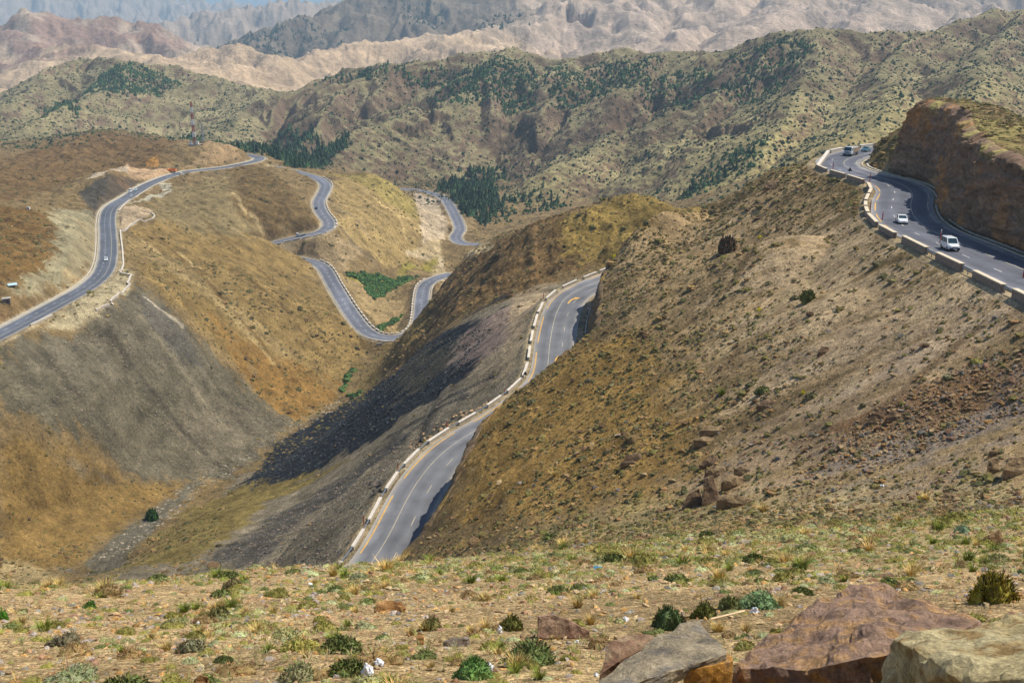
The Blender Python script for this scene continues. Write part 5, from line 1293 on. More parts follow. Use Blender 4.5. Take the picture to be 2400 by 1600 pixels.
for k, (a, b) in enumerate(cuts + [(cuts[-1][1] + 16, cuts[-1][1] + 17)]):
    if a - s0 > 1: 
        n = 2 if a - s0 > 12 else 1; q = np.linspace(s0 + .1, a - .1, n + 1)
        e = parapet(pt('lower', q[0], -6.45), pt('lower', q[-1], -6.45), 'pale concrete topped parapet block of the lower road, ' + ORD[min(k, 17)], 'pale parapet blocks along the lower road', h=.62, w_=.25, body=M_WPALE, cope=M_COPEW, base=1.5)
    if k < 8: rail(pt('lower', a, -6.45), pt('lower', b, -6.45), 'blue grey guard rail in a lower parapet gap, ' + ORD[k], 'guard rails in the gaps of the lower parapet')
    s0 = b
# middle road: a row of short blocks on the inner side
sA, sB = along('middle', 742, 417), along('middle', 650, 567)
s = sA
while s < sB:
    parapet(pt('middle', s, -5.9), pt('middle', s + 4.6, -5.9), 'short pale parapet block along the outer edge of the S bend above the valley', 'parapet blocks along the S bend above the valley', h=.8, w_=.3, body=M_WPALE, cope=M_COPEW); s += 7
sA, sB = along('middle', 735, 615), along('middle', 1015, 655)
s = sA
while s < sB:
    parapet(pt('middle', s, -5.9), pt('middle', s + 4.2, -5.9), 'short pale parapet block along the inside of the V shaped hairpin', 'parapet blocks along the V shaped hairpin', h=.8, w_=.3, body=M_WPALE, cope=M_COPEW); s += 6.4
sA, sB = along('middle', 770, 672), along('middle', 845, 765)

# walls that follow the ground round the lay-bys of the ridge road
def wall_run(pix, label, h=.7, w_=.3, mat=None, lift=0.0):
    P = [np.array(hit(*p)) for p in pix]; c_ = P[0].copy()
    e = empty('low_wall', tuple(c_), label, 'wall')
    segs = []
    for a, b in zip(P[:-1], P[1:]):
        n = max(1, int(np.linalg.norm(b - a) / 4)); q = [a + (b - a) * t for t in np.linspace(0, 1, n + 1)]
        for u in q: u[2] = float(ground(u[0], u[1]))
        segs += [(u - c_, v_ - c_, w_, -.8, h) for u, v_ in zip(q[:-1], q[1:])]
    V, Fq = bar_mesh('', segs, None); child('masonry', V, Fq, M_WPALE, e)
    V, Fq = bar_mesh('', [(a, b, w_ + .06, h, h + .1) for a, b, _, _, _ in segs], None); child('coping', V, Fq, mat or M_COPEW, e)
    return e
wall_run([(304, 470), (292, 480), (279, 495)], 'low pale wall above the upper lay-by of the ridge road')
wall_run([(352, 500), (363, 507), (357, 514), (340, 520), (310, 527), (282, 541), (284, 560), (287, 581), (290, 622), (281, 639)], 'long low pale wall rounding the tear shaped lay-by of the ridge road')
wall_run([(281, 641), (309, 647), (299, 665), (305, 668), (290, 684), (259, 709)], 'zigzag pale wall round the large gravel lay-by')
wall_run([(256, 715), (240, 721), (225, 729)], 'short pale wall at the lower corner of the large gravel lay-by')
wall_run([(122, 740), (98, 752), (72, 764)], 'straight pale wall beside the ridge road near the left edge')
wall_run([(262, 713), (266, 716)], 'single pale block fallen outside the gravel lay-by')

def post(px, py, zr, hgt, label, group='red snow posts along the roads'):
    p = at_z(px, py, zr) if zr is not None else hit(px, py)
    e = empty('marker_post', p, label, 'marker post', group)
    th = np.arange(8) * math.pi / 4; r_w = .09
    for nm_, z0, z1, m_ in (('shaft', -.3, hgt * .8, M_RED), ('tip', hgt * .8, hgt, M_COPEW)):
        V = np.concatenate([np.stack([r_w * np.cos(th), r_w * np.sin(th), np.full(8, zz)], 1) for zz in (z0, z1)]); Fq = np.array([[k, (k + 1) % 8, 8 + (k + 1) % 8, 8 + k] for k in range(8)] + [[8, 9, 10, 11], [8, 11, 12, 15], [12, 13, 14, 15]])
        child(nm_, V, Fq, m_, e)
for (px, py, z_, h_, lb) in ((2202, 577, -37.6, 2.6, 'red marker post standing just left of the white van'), (2067, 523, -40.6, 2.4, 'red marker post left of the sedan on the upper road'), (2038, 428, -43.6, 2.6, 'tall red marker post beside the pale kinked parapet'), (1952, 399, -45.6, 2.6, 'red marker post on the outer upper bend'), (2039, 497, -41.2, 2.4, 'red marker post by the lowest of the small pale blocks'), (2395, 668, -35.2, 2.8, 'red marker post at the right edge of the picture'),
                             (933, 1106, -96, 2.8, 'red marker post by the lower parapet beside the slate heap'), (1048, 1008, -94, 2.8, 'red marker post by the lower parapet beside the brown rubble'), (853, 1232, -98.4, 2.8, 'red marker post by the near end of the lower parapet'), (1182, 928, -92, 2.4, 'red marker post near the bend of the lower road'), (1274, 702, -87.4, 2.4, 'thin red marker post on the gravel verge of the lower road')):
    post(px, py, z_, h_, lb)

M_SIGNW = simple_mat('sign_white', (226, 226, 222), .5); M_SIGNR = simple_mat('sign_red', (190, 40, 40), .5)
def ngon(n, r, rot=0.0, y_=0.0): return [(r * math.sin(2 * math.pi * k / n + rot), y_, r * math.cos(2 * math.pi * k / n + rot)) for k in range(n)]
def plate(name, P, mat, parent, th=.03):
    n = len(P); V = [(a, b - th / 2, c_) for a, b, c_ in P] + [(a, b + th / 2, c_) for a, b, c_ in P]; bm = bmesh.new(); vs = [bm.verts.new(v) for v in V]
    bm.faces.new(vs[:n]); bm.faces.new(vs[n:][::-1])
    for k in range(n): bm.faces.new((vs[k], vs[n + k], vs[n + (k + 1) % n], vs[(k + 1) % n]))
    bmesh.ops.recalc_face_normals(bm, faces=bm.faces)
    me = bpy.data.meshes.new(name); bm.to_mesh(me); bm.free(); me.materials.append(mat); o = bpy.data.objects.new(name, me); SC.collection.objects.link(o); o.parent = parent; return o
def sign(p, shape, label, back=False, hgt=2.2, rz=0.0, sc=1.0):
    e = empty('road_sign', p, label, 'road sign', rz=rz)
    V, Fq = bar_mesh('', [((-.04, 0, 0), (.04, 0, 0), .04, -.3, hgt)], None); child('post', V, Fq, M_RAIL, e)
    n, r = (3, .62 * sc) if shape == 'triangle' else (20, .48 * sc)
    up = lambda P: [(a, b, c_ + hgt) for a, b, c_ in P]
    if back: plate('plate', up(ngon(n, r, 0, -.06)), M_DARKM, e)
    else:
        plate('rim', up(ngon(n, r, 0, -.06)), M_SIGNR if shape != 'triangle' else M_SIGNW, e); plate('face', up(ngon(n, r * .72, 0, -.085)), M_SIGNW, e)
sign(at_z(2208, 443, -42.3), 'triangle', 'small triangular warning sign at the foot of the roadside cliff', hgt=1.7, sc=1.3)
_p, _h2 = at_s('lower', along('lower', 1330, 740), 7.6); sign(tuple(_p), 'round', 'round white sign with red rim in the shade of the cut', hgt=2.0, rz=.2)
for px, py, z_, lb in ((1990, 416, -44.6, 'dark back of a triangular sign on the upper bend'), (986, 1052, -95, 'dark back of a sign behind the lower parapet by the rubble'), (892, 1170, -97, 'dark back of a triangular sign behind the lower parapet'), (1231, 892, -91, 'dark back of a sign where the lower road bends')):
    sign(at_z(px, py, z_), 'triangle', lb, back=True, hgt=1.9, sc=1.1)

# ------------------------------------------------------------------ vehicles (local +X forward)
M_GLASS = simple_mat('tinted_glass', (40, 62, 72), .08, spec=.6)
M_TYRE = simple_mat('tyre_rubber', (28, 28, 30), .9)
M_RIM = simple_mat('wheel_rim', (150, 152, 156), .4, metal=.5)
M_LAMP = simple_mat('headlamp_glass', (220, 224, 226), .15, spec=.6)
M_TAIL = simple_mat('tail_lamp', (150, 24, 22), .3)
M_PLAST = simple_mat('grey_bumper', (58, 62, 68), .6)
PAINT = {k: simple_mat(k + '_car_paint', c_, .3, spec=.5, coat=.5) for k, c_ in dict(white=(222, 226, 226), silver=(168, 174, 180), teal=(46, 92, 104), pale_blue=(186, 214, 220), dark_blue=(36, 44, 66), orange=(236, 128, 30), cream=(214, 208, 192), lorry_teal=(96, 160, 164), dark=(52, 54, 60), sand=(168, 144, 112)).items()}

def loft(sec):
    """sec: rows of (x, z_bottom, z_top, half width bottom, half width top); rounded box sections"""
    V, Fq = [], []; m = 10
    for x_, zb, zt, wb, wt in sec:
        h = zt - zb; zz = [(wb * .86, zb), (wb, zb + .12 * h), (wb, zb + .55 * h), (wt, zt - .08 * h), (wt * .86, zt)]
        ring = [(x_, a, b) for a, b in zz] + [(x_, -a, b) for a, b in zz[::-1]]; V += ring
    n = len(sec)
    for j in range(n - 1):
        for i in range(m): a, b = j * m + i, j * m + (i + 1) % m; Fq.append((a, b, b + m, a + m))
    caps = []
    for base in (0, (n - 1) * m):
        for i in range(4): caps.append((base + i, base + i + 1, base + 8 - i, base + 9 - i))
    return V, Fq + caps

def solid(name, V, Fq, mat, parent, bevel=0.0, smooth_=True):
    bm = bmesh.new(); vs = [bm.verts.new(v) for v in V]
    for f in Fq:
        try: bm.faces.new([vs[i] for i in f])
        except ValueError: pass
    bmesh.ops.remove_doubles(bm, verts=bm.verts, dist=1e-4); bmesh.ops.recalc_face_normals(bm, faces=bm.faces)
    if bevel: bmesh.ops.bevel(bm, geom=list(bm.edges), offset=bevel, segments=2, affect='EDGES')
    me = bpy.data.meshes.new(name); bm.to_mesh(me); bm.free(); me.materials.append(mat)
    o = bpy.data.objects.new(name, me); SC.collection.objects.link(o); o.parent = parent
    return o

def box(name, c_, d_, mat, parent, bevel=0.0):
    V = [(c_[0] + sx * d_[0] / 2, c_[1] + sy * d_[1] / 2, c_[2] + sz_ * d_[2] / 2) for sx in (-1, 1) for sy in (-1, 1) for sz_ in (-1, 1)]
    return solid(name, V, [(0, 1, 3, 2), (4, 6, 7, 5), (0, 4, 5, 1), (2, 3, 7, 6), (0, 2, 6, 4), (1, 5, 7, 3)], mat, parent, bevel)

def wheel(parent, x_, y_, r, w_=.22):
    th = np.arange(18) * math.pi / 9
    def cyl(rad, w2): 
        V = [(x_ + rad * math.cos(t), y_ + sg * w2 / 2, r + rad * math.sin(t)) for sg in (-1, 1) for t in th]
        return V, [(k, (k + 1) % 18, 18 + (k + 1) % 18, 18 + k) for k in range(18)] + [tuple(range(17, -1, -1)), tuple(range(18, 36))]
    o = solid('wheel', *cyl(r, w_), M_TYRE, parent, 0); solid('rim', *cyl(r * .6, w_ + .03), M_RIM, o, 0)

def quad_on(face, u0, u1, v0, v1, push, name, mat, parent):
    """pane on a flat face given by 4 corners (a b top, c d bottom order: bottom left, bottom right, top right, top left)"""
    A, B, C2, D = [np.array(p, float) for p in face]
    f = lambda u, v_: (A * (1 - u) + B * u) * (1 - v_) + (D * (1 - u) + C2 * u) * v_
    n = np.cross(B - A, D - A); n /= np.linalg.norm(n)
    P = [f(u0, v0), f(u1, v0), f(u1, v1), f(u0, v1)]; V = [tuple(p + n * push) for p in P] + [tuple(p - n * .02) for p in P]
    return solid(name, V, [(0, 1, 2, 3), (7, 6, 5, 4), (0, 4, 5, 1), (1, 5, 6, 2), (2, 6, 7, 3), (3, 7, 4, 0)], mat, parent, 0, False)

def car(name, label, cat, pos, head, pitch, paint, L=4.3, W=1.74, H=1.46, kind='sedan', group=None):
    e = empty(name, pos, label, cat, group, head, pitch); p = PAINT[paint]; hl, hw = L / 2, W / 2; bz = .24; belt = .92 if kind != 'van' else 1.02
    hood = .80 if kind != 'van' else .98
    solid('body', *loft([(-hl, bz + .12, belt - .14, hw * .84, hw * .8), (-hl + .1, bz, belt, hw * .95, hw * .9), (-hl + .8, bz, belt + .02, hw, hw * .94), (0, bz, belt, hw, hw * .94), (hl - 1.25, bz, belt - .02, hw, hw * .93), (hl - .6, bz, hood - .02, hw * .98, hw * .88), (hl - .15, bz + .02, hood - .12, hw * .92, hw * .8), (hl, bz + .1, hood - .26, hw * .8, hw * .7)]), p, e)
    if kind == 'sedan': xr0, xf0, xr1, xf1 = -hl + .75, hl - 1.25, -hl + 1.35, hl - 2.0
    elif kind == 'hatch': xr0, xf0, xr1, xf1 = -hl + .12, hl - 1.15, -hl + .5, hl - 1.85
    else: xr0, xf0, xr1, xf1 = -hl + .06, hl - .95, -hl + .2, hl - 1.65
    wb, wt = hw * .93, hw * .78; z0, z1 = belt - .03, H
    Bt = [(xr0, -wb, z0), (xf0, -wb, z0), (xf0, wb, z0), (xr0, wb, z0)]; Tp = [(xr1, -wt, z1 - .05), (xf1, -wt, z1 - .05), (xf1, wt, z1 - .05), (xr1, wt, z1 - .05)]
    Rf = [(xr1 + .12, -wt * .86, z1), (xf1 - .12, -wt * .86, z1), (xf1 - .12, wt * .86, z1), (xr1 + .12, wt * .86, z1)]
    solid('roof', Bt + Tp + Rf, [(0, 1, 5, 4), (1, 2, 6, 5), (2, 3, 7, 6), (3, 0, 4, 7), (4, 5, 9, 8), (5, 6, 10, 9), (6, 7, 11, 10), (7, 4, 8, 11), (8, 9, 10, 11)], p, e, 0)
    quad_on((Bt[1], Bt[2], Tp[2], Tp[1]), .07, .93, .10, .92, .012, 'windscreen', M_GLASS, e)
    quad_on((Bt[3], Bt[0], Tp[0], Tp[3]), .1, .9, .18, .88, .012, 'rear_window', M_GLASS, e)
    cuts_ = ((.05, .32), (.36, .63), (.67, .93)) if kind == 'van' else ((.12, .48), (.52, .88))
    for a, b in cuts_:
        quad_on((Bt[0], Bt[1], Tp[1], Tp[0]), a, b, .14, .9, .012, 'side_window', M_GLASS, e); quad_on((Bt[2], Bt[3], Tp[3], Tp[2]), 1 - b, 1 - a, .14, .9, .012, 'side_window', M_GLASS, e)
    for sg in (-1, 1):
        for x_ in (-hl + .8, hl - .85): wheel(e, x_, sg * (hw - .1), .32)
        box('headlight', (hl - .22, sg * hw * .66, hood - .24), (.28, .34, .16), M_LAMP, e, .02); box('tail_light', (-hl + .05, sg * hw * .76, belt - .2), (.1, .2, .26), M_TAIL, e, .02); box('mirror', (xf0 - .35, sg * (hw + .06), belt + .1), (.16, .16, .14), p, e, .02)
    box('front_bumper', (hl - .08, 0, bz + .16), (.28, W * .86, .2), M_PLAST if kind == 'van' else p, e, .04); box('grille', (hl - .02, 0, hood - .32), (.14, W * .4, .12), M_PLAST, e, .02); box('number_plate', (hl + .07, 0, bz + .16), (.03, .5, .11), M_SIGNW, e)
    return e

def lorry(name, label, pos, head, pitch, cab, bed, L=7.6, W=2.45, style='tipper', group=None):
    e = empty(name, pos, label, 'lorry', group, head, pitch); hl, hw = L / 2, W / 2; cl = 1.9; ch = 2.75
    box('chassis', (-.1, 0, .72), (L - .4, W * .5, .3), M_PLAST, e, .03)
    solid('cab', *loft([(hl - cl, .55, ch - .1, hw * .97, hw * .86), (hl - cl + .2, .5, ch, hw * .97, hw * .88), (hl - .55, .5, ch, hw * .97, hw * .86), (hl - .18, .5, 1.55, hw * .97, hw * .94), (hl, .55, 1.35, hw * .92, hw * .88)]), PAINT[cab], e)
    A = [(hl - .15, -hw * .95, 1.55), (hl - .15, hw * .95, 1.55), (hl - .52, hw * .87, ch - .12), (hl - .52, -hw * .87, ch - .12)]
    quad_on(A, .06, .94, .06, .9, .03, 'windscreen', M_GLASS, e)
    for sg in (-1, 1):
        B = [(hl - 1.5, sg * (hw * .975), 1.55), (hl - .5, sg * (hw * .975), 1.55), (hl - .7, sg * hw * .90, ch - .3), (hl - 1.45, sg * hw * .90, ch - .3)]
        if sg > 0: B = [B[1], B[0], B[3], B[2]]
        quad_on(B, .05, .95, .1, .95, .03, 'side_window', M_GLASS, e)
        box('headlight', (hl, sg * hw * .68, .95), (.1, .36, .2), M_LAMP, e, .02); box('mirror', (hl - .35, sg * (hw + .14), 2.0), (.1, .16, .4), M_PLAST, e, .02)
        for x_ in (hl - 1.1, -hl + 1.0, -hl + 2.15): wheel(e, x_, sg * (hw - .18), .5, .34)
    box('front_bumper', (hl + .04, 0, .62), (.18, W * .96, .3), PAINT[cab] if cab == 'orange' else M_PLAST, e, .04); box('grille', (hl + .01, 0, 1.15), (.08, W * .56, .3), M_PLAST, e, .02)
    x0, x1 = -hl, hl - cl - .12; bh = {'tipper': 1.35, 'box': 1.9, 'flat': .5}[style]; zb = 1.0
    bedm = PAINT[bed]; V, Fq, o_ = [], [], 0
    parts = [((x0 + x1) / 2, 0, zb, x1 - x0, W, .14), ((x0 + x1) / 2, -hw + .04, zb + bh / 2, x1 - x0, .08, bh), ((x0 + x1) / 2, hw - .04, zb + bh / 2, x1 - x0, .08, bh), (x0 + .04, 0, zb + bh / 2, .08, W - .18, bh), (x1 - .04, 0, zb + (bh + .25) / 2, .08, W - .18, bh + .25)]
    for cx_, cy2, cz_, dx_, dy_, dz_ in parts:
        V += [(cx_ + a * dx_ / 2, cy2 + b * dy_ / 2, cz_ + c2 * dz_ / 2) for a in (-1, 1) for b in (-1, 1) for c2 in (-1, 1)]; Fq += [tuple(o_ + i for i in f) for f in ((0, 1, 3, 2), (4, 6, 7, 5), (0, 4, 5, 1), (2, 3, 7, 6), (0, 2, 6, 4), (1, 5, 7, 3))]; o_ += 8
    child('load_bed', V, Fq, bedm, e)
    if style == 'tipper':
        g = np.random.default_rng(3); nu, nv = 14, 7; xs_ = np.linspace(x0 + .1, x1 - .1, nu); ys_ = np.linspace(-hw + .1, hw - .1, nv)
        Vl = [(a, b, zb + bh - .25 + .32 * (1 - (b / hw) ** 2) + g.normal(0, .03)) for a in xs_ for b in ys_]; Fl = [(i * nv + j, (i + 1) * nv + j, (i + 1) * nv + j + 1, i * nv + j + 1) for i in range(nu - 1) for j in range(nv - 1)]
        child('load', Vl, Fl, PAINT['sand'], e, smooth_=True)
        for k in range(5): 
            for sg in (-1, 1): box('bed_rib', (x0 + .4 + k * (x1 - x0 - .8) / 4, sg * (hw + .03), zb + bh / 2), (.1, .08, bh), bedm, e)
    return e

def on_road(nm, px, py, toward=True):
    """where a picture point lies on a road's surface, and the heading of the traffic there"""
    L = ROADS[nm]['R']; s = along(nm, px, py); d = np.r_[0, np.cumsum(np.linalg.norm(np.diff(L, axis=0), axis=1))]
    i = int(np.argmin(np.abs(d - s)))
    for _ in range(6):
        p = np.array(at_z(px, py, L[i, 2])); i = int(np.argmin(np.hypot(L[:, 0] - p[0], L[:, 1] - p[1]) + .3 * np.abs(d - s) * (np.abs(d - s) > 40)))
    i0, i1 = max(i - 2, 0), min(i + 2, len(L) - 1); t = L[i1] - L[i0]; 
    if toward: t = -t
    p = np.array(at_z(px, py, L[i, 2])); dd = p[:2] - L[i, :2]; p[2] = L[i, 2] + .03
    return tuple(p), math.atan2(t[1], t[0]), -math.atan2(t[2], math.hypot(t[0], t[1]))
car('white_van', 'white people carrier van driving up the upper road', 'van', *on_road('upper', 2226, 585), 'white', 4.2, 1.75, 1.84, 'van')
car('white_sedan', 'white sedan on the upper road behind the white van', 'car', *on_road('upper', 2113, 523), 'white', 4.3, 1.76, 1.47, 'sedan')
lorry('tipper_lorry', 'lorry with white and teal cab and sand coloured load on the upper bend', *on_road('upper', 1994, 364), 'white', 'sand', 8.2, 2.5, 'tipper')
car('teal_car', 'dark teal saloon car following the lorry on the upper bend', 'car', *on_road('upper', 2029, 355), 'teal', 4.3, 1.74, 1.44, 'sedan')
car('silver_car', 'white car alone on the straight of the ridge road', 'car', *on_road('ridge', 249, 610), 'white', 4.2, 1.74, 1.46, 'hatch')
car('white_minibus', 'white minibus on the ridge road bend beside the dark cutting', 'van', *on_road('ridge', 305, 450), 'white', 5.2, 1.95, 2.2, 'van')
car('pale_blue_car', 'pale blue car right beside the white minibus on the ridge road', 'car', *on_road('ridge', 318, 446), 'pale_blue', 4.3, 1.74, 1.5, 'hatch')
car('small_car', 'small dark and white car just below the white minibus', 'car', *on_road('ridge', 307, 460), 'silver', 3.8, 1.65, 1.45, 'hatch')
car('far_car', 'cream car on the ridge road beside the orange lorry', 'car', *on_road('ridge', 424, 407, False), 'cream', 4.3, 1.74, 1.45, 'sedan')
_p, _h2, _pi = on_road('ridge', 402, 405); lorry('orange_lorry', 'orange lorry parked at the quarry entrance by the ridge road', hit(402, 404), math.pi * .98, 0, 'orange', 'orange', 8.0, 2.5, 'box')
lorry('flatbed_lorry', 'white flatbed lorry on the S bend above the valley', *on_road('middle', 706, 553, False), 'white', 'cream', 7.0, 2.3, 'flat')
car('dark_car', 'tiny dark car on the S bend above the white flatbed lorry', 'car', *on_road('middle', 741, 489), 'dark_blue', 4.2, 1.74, 1.45, 'hatch')

# ------------------------------------------------------------------ lattice mast with its cabinets
M_MRED = simple_mat('mast_red', (168, 96, 88), .6); M_MWHT = simple_mat('mast_white', (220, 222, 222), .6); M_CAB = simple_mat('cabinet_white', (226, 226, 220), .7); M_CONC = simple_mat('concrete', (168, 164, 156), .9, var=.15, scale=1.0)
def strut(a, b, r):
    a, b = np.array(a, float), np.array(b, float); t = b - a; t /= np.linalg.norm(t); u = np.cross(t, (.3, .5, .8)); u /= np.linalg.norm(u); v_ = np.cross(t, u)
    V = [tuple(p + r * (math.cos(q) * u + math.sin(q) * v_)) for p in (a, b) for q in (0, 1.5708, 3.1416, 4.7124)]
    return V, [(0, 1, 5, 4), (1, 2, 6, 5), (2, 3, 7, 6), (3, 0, 4, 7)]
def lattice(e, H, w0, w1, bands, mats, r, step):
    n = int(H / step); zs = np.linspace(0, H, n + 1); wd = lambda z_: w0 + (w1 - w0) * z_ / H
    for k in range(bands):
        V, Fq = [], []
        for j in range(n):
            if int(zs[j] / H * bands + 1e-6) != k: continue
            a, b = zs[j], zs[j + 1]; ca = [(sx * wd(a) / 2, sy * wd(a) / 2, a) for sx, sy in ((1, 1), (-1, 1), (-1, -1), (1, -1))]; cb = [(sx * wd(b) / 2, sy * wd(b) / 2, b) for sx, sy in ((1, 1), (-1, 1), (-1, -1), (1, -1))]
            for i in range(4):
                for p_, q_, rr in ((ca[i], cb[i], r * 1.5), (ca[i], cb[(i + 1) % 4], r * .8), (ca[(i + 1) % 4], cb[i], r * .8), (cb[i], cb[(i + 1) % 4], r * .8)):
                    v_, f_ = strut(p_, q_, rr); Fq += [tuple(x_ + len(V) for x_ in f) for f in f_]; V += v_
        child('lattice_section', V, Fq, mats[k % len(mats)], e)
_m = hit(457, 338); 
e = empty('radio_mast', _m, 'tall red and white lattice mast on the hill above the ridge road', 'mast')
lattice(e, 37, 2.4, 1.5, 7, [M_MRED, M_MWHT], .115, 1.5)
child('base_slab', *bar_mesh('', [((-5, 0, 0), (7, 0, 0), 3.2, -2.5, .25)], None), M_CONC, e)
for dx_, lb in ((-3.4, 'white equipment cabinet left of the red and white mast'), (2.6, 'white equipment cabinet right of the red and white mast')):
    e = empty('equipment_cabinet', (_m[0] + dx_, _m[1] - 1.6, _m[2] + .25), lb, 'cabinet')
    box('housing', (0, 0, 1.25), (2.3, 1.8, 2.5), M_CAB, e, .06); box('cabinet_roof', (0, 0, 2.58), (2.5, 2.0, .14), M_CONC, e, .03); box('cabinet_door', (.1, -.93, 1.1), (.95, .06, 1.95), M_MWHT, e, .02)
_q = hit(470, 338); e = empty('lattice_pylon', (_q[0] + 1.5, _q[1] + 4, float(ground(_q[0] + 1.5, _q[1] + 4))), 'grey lattice pylon to the right of the red and white mast', 'pylon'); lattice(e, 16, 1.8, .7, 2, [M_RAIL], .07, 1.3)
for k in (10.5, 13.0): box('cross_arm', (0, 0, k), (3.6, .2, .2), M_RAIL, e)
_q = hit(595, 372); e = empty('lamp_pole', (_q[0], _q[1] + 6, float(ground(_q[0], _q[1] + 6))), 'thin grey pole beside the far bend of the ridge road', 'pole')
child('shaft', *strut((0, 0, -.5), (0, 0, 13), .14), M_RAIL, e); child('arm', *strut((0, 0, 12.6), (-1.6, 0, 13.2), .08), M_RAIL, e)

# ------------------------------------------------------------------ culvert under the hairpin, roadside shelters
_p, _hd = at_s('middle', along('middle', 908, 793), 6.0)
e = empty('culvert', tuple(_p), 'concrete culvert mouth under the bottom of the V shaped hairpin', 'culvert', rz=_hd)
for nm_, c_, d_ in (('headwall', (-2.9, -.4, -1.7), (3.6, .7, 4.0)), ('headwall', (2.9, -.4, -1.7), (3.6, .7, 4.0)), ('lintel', (0, -.4, -.5), (2.2, .7, 1.6)), ('wing_wall', (-6, -1.4, -2.0), (3.4, .5, 3.4)), ('wing_wall', (6, -1.4, -2.0), (3.4, .5, 3.4))): box(nm_, c_, d_, M_CONC, e, .03)
box('opening_shade', (0, .1, -2.4), (2.2, .4, 2.4), M_TYRE, e)  # solid dark block plugging the mouth; its colour stands in for the shade inside
_q = hit(16, 708); e = empty('roadside_stall', _q, 'small brown roadside hut with a pale gable near the left edge', 'hut', rz=.4); e.scale = (.7,) * 3
solid('wall', [(-2, -1.5, -1), (2, -1.5, -1), (2, 1.5, -1), (-2, 1.5, -1), (-2, -1.5, 2.2), (2, -1.5, 2.2), (2, 1.5, 2.6), (-2, 1.5, 2.6)], [(0, 1, 5, 4), (1, 2, 6, 5), (2, 3, 7, 6), (3, 0, 4, 7), (4, 5, 6, 7)], M_WSTONE, e); box('roof', (0, 0, 2.55), (4.6, 3.6, .15), M_CONC, e, .02); box('door', (.6, -1.54, .7), (1.0, .08, 1.9), M_DARKM, e)
_q = hit(30, 672); e = empty('lean_to', _q, 'blue white corrugated lean to shelter on the hillside at the left edge', 'shelter', rz=.5); e.scale = (.62,) * 3
solid('sheet_roof', [(-3, -1.6, 1.5), (3, -1.6, 1.5), (3, 1.6, 2.3), (-3, 1.6, 2.3), (-3, -1.6, 1.42), (3, -1.6, 1.42), (3, 1.6, 2.22), (-3, 1.6, 2.22)], [(0, 1, 2, 3), (7, 6, 5, 4), (0, 4, 5, 1), (1, 5, 6, 2), (2, 6, 7, 3), (3, 7, 4, 0)], PAINT['pale_blue'], e, 0, False)
for sx in (-2.8, 2.8):
    for sy in (-1.4, 1.4): box('post', (sx, sy, .6), (.12, .12, 2.2 if sy < 0 else 3.0), M_DARKM, e)
_q = hit(67, 490); e = empty('white_hut', _q, 'tiny white hut on top of the brown knoll at the left', 'hut'); e.scale = (.6,) * 3; box('wall', (0, 0, .8), (2.6, 2.2, 2.2), M_CAB, e, .03); box('roof', (0, 0, 1.98), (2.9, 2.5, .14), M_CONC, e, .02); box('door', (.3, -1.12, .6), (.8, .06, 1.7), M_DARKM, e)
# ------------------------------------------------------------------ the big rocks, marked shrubs and litter of the near slope
from mathutils import noise as mn
def boulder(name, pts, label, tones, sub=7, amp=.05, fr=2.2, plate_=.0, cat='boulder', group=None, world=False):
    P = pts if world else [at_d(*p) for p in pts]; P = [Vector(p) for p in P]; c_ = sum(P, Vector()) / len(P)
    bm = bmesh.new()
    for p in P: bm.verts.new(p - c_)
    r = bmesh.ops.convex_hull(bm, input=bm.verts); bmesh.ops.delete(bm, geom=[g for g in r['geom_interior'] if isinstance(g, bmesh.types.BMVert)], context='VERTS')
    bmesh.ops.triangulate(bm, faces=bm.faces)
    mx = max(e.calc_length() for e in bm.edges); target = mx / sub
    for _ in range(6):
        ed = [e for e in bm.edges if e.calc_length() > target]
        if not ed: break
        bmesh.ops.subdivide_edges(bm, edges=ed, cuts=1); bmesh.ops.triangulate(bm, faces=bm.faces)
    bmesh.ops.smooth_vert(bm, verts=bm.verts, factor=.35, use_axis_x=True, use_axis_y=True, use_axis_z=True)
    bm.normal_update(); off = Vector((len(label) * 1.7, len(P) * 3.1, 0))
    cols = []
    for v in bm.verts:
        q = v.co * fr + off
        n = mn.fractal(q, .9, 2.1, 6) + .5 * mn.fractal(Vector((q.x * .6, q.y * .6, q.z * 4)), .9, 2.1, 4) - .6 * abs(mn.noise(q * .8))
        n += .22 * (mn.ridged_multi_fractal(q * 1.3, 1.0, 2.1, 5, 1.0, 2.0) - 1.0)
        v.co += v.normal * n * amp
    ly = bm.verts.layers.float_color.new('Col')
    t0, t1, t2 = (lin(*t) for t in tones)
    for v in bm.verts:
        q = v.co * fr * .8 + off
        f = min(max(.5 + 1.1 * mn.fractal(q, 1.0, 2.0, 6), 0), 1); g = min(max((mn.fractal(q * 2.7 + off, .8, 2.0, 5) - .12) * 4, 0), 1)
        cc = t0 * (1 - f) + t1 * f; cc = cc * (1 - g) + t2 * g; v[ly] = (*cc, 1)
    me = bpy.data.meshes.new(name); bm.to_mesh(me); bm.free(); me.materials.append(M_STONE)
    for p_ in me.polygons: p_.use_smooth = False
    o = bpy.data.objects.new(name, me); SC.collection.objects.link(o); o.location = c_
    return tag(o, label, cat, group)
def low(pts, dz=1.0, f=1.0):
    """the same outline sunk into the ground"""
    out = []
    for p in pts: q = at_d(*p); out.append((q[0], q[1] * f, q[2] - dz))
    return out
A = [(1960, 1388, 11.8), (2020, 1371, 11.8), (2090, 1381, 11.7), (2150, 1408, 11.4), (2230, 1438, 11.0), (2300, 1452, 10.6), (1900, 1440, 11.3), (1790, 1502, 10.6), (1724, 1552, 9.9), (1738, 1568, 9.4), (1900, 1562, 8.8), (2050, 1540, 8.6), (2180, 1520, 8.9)]
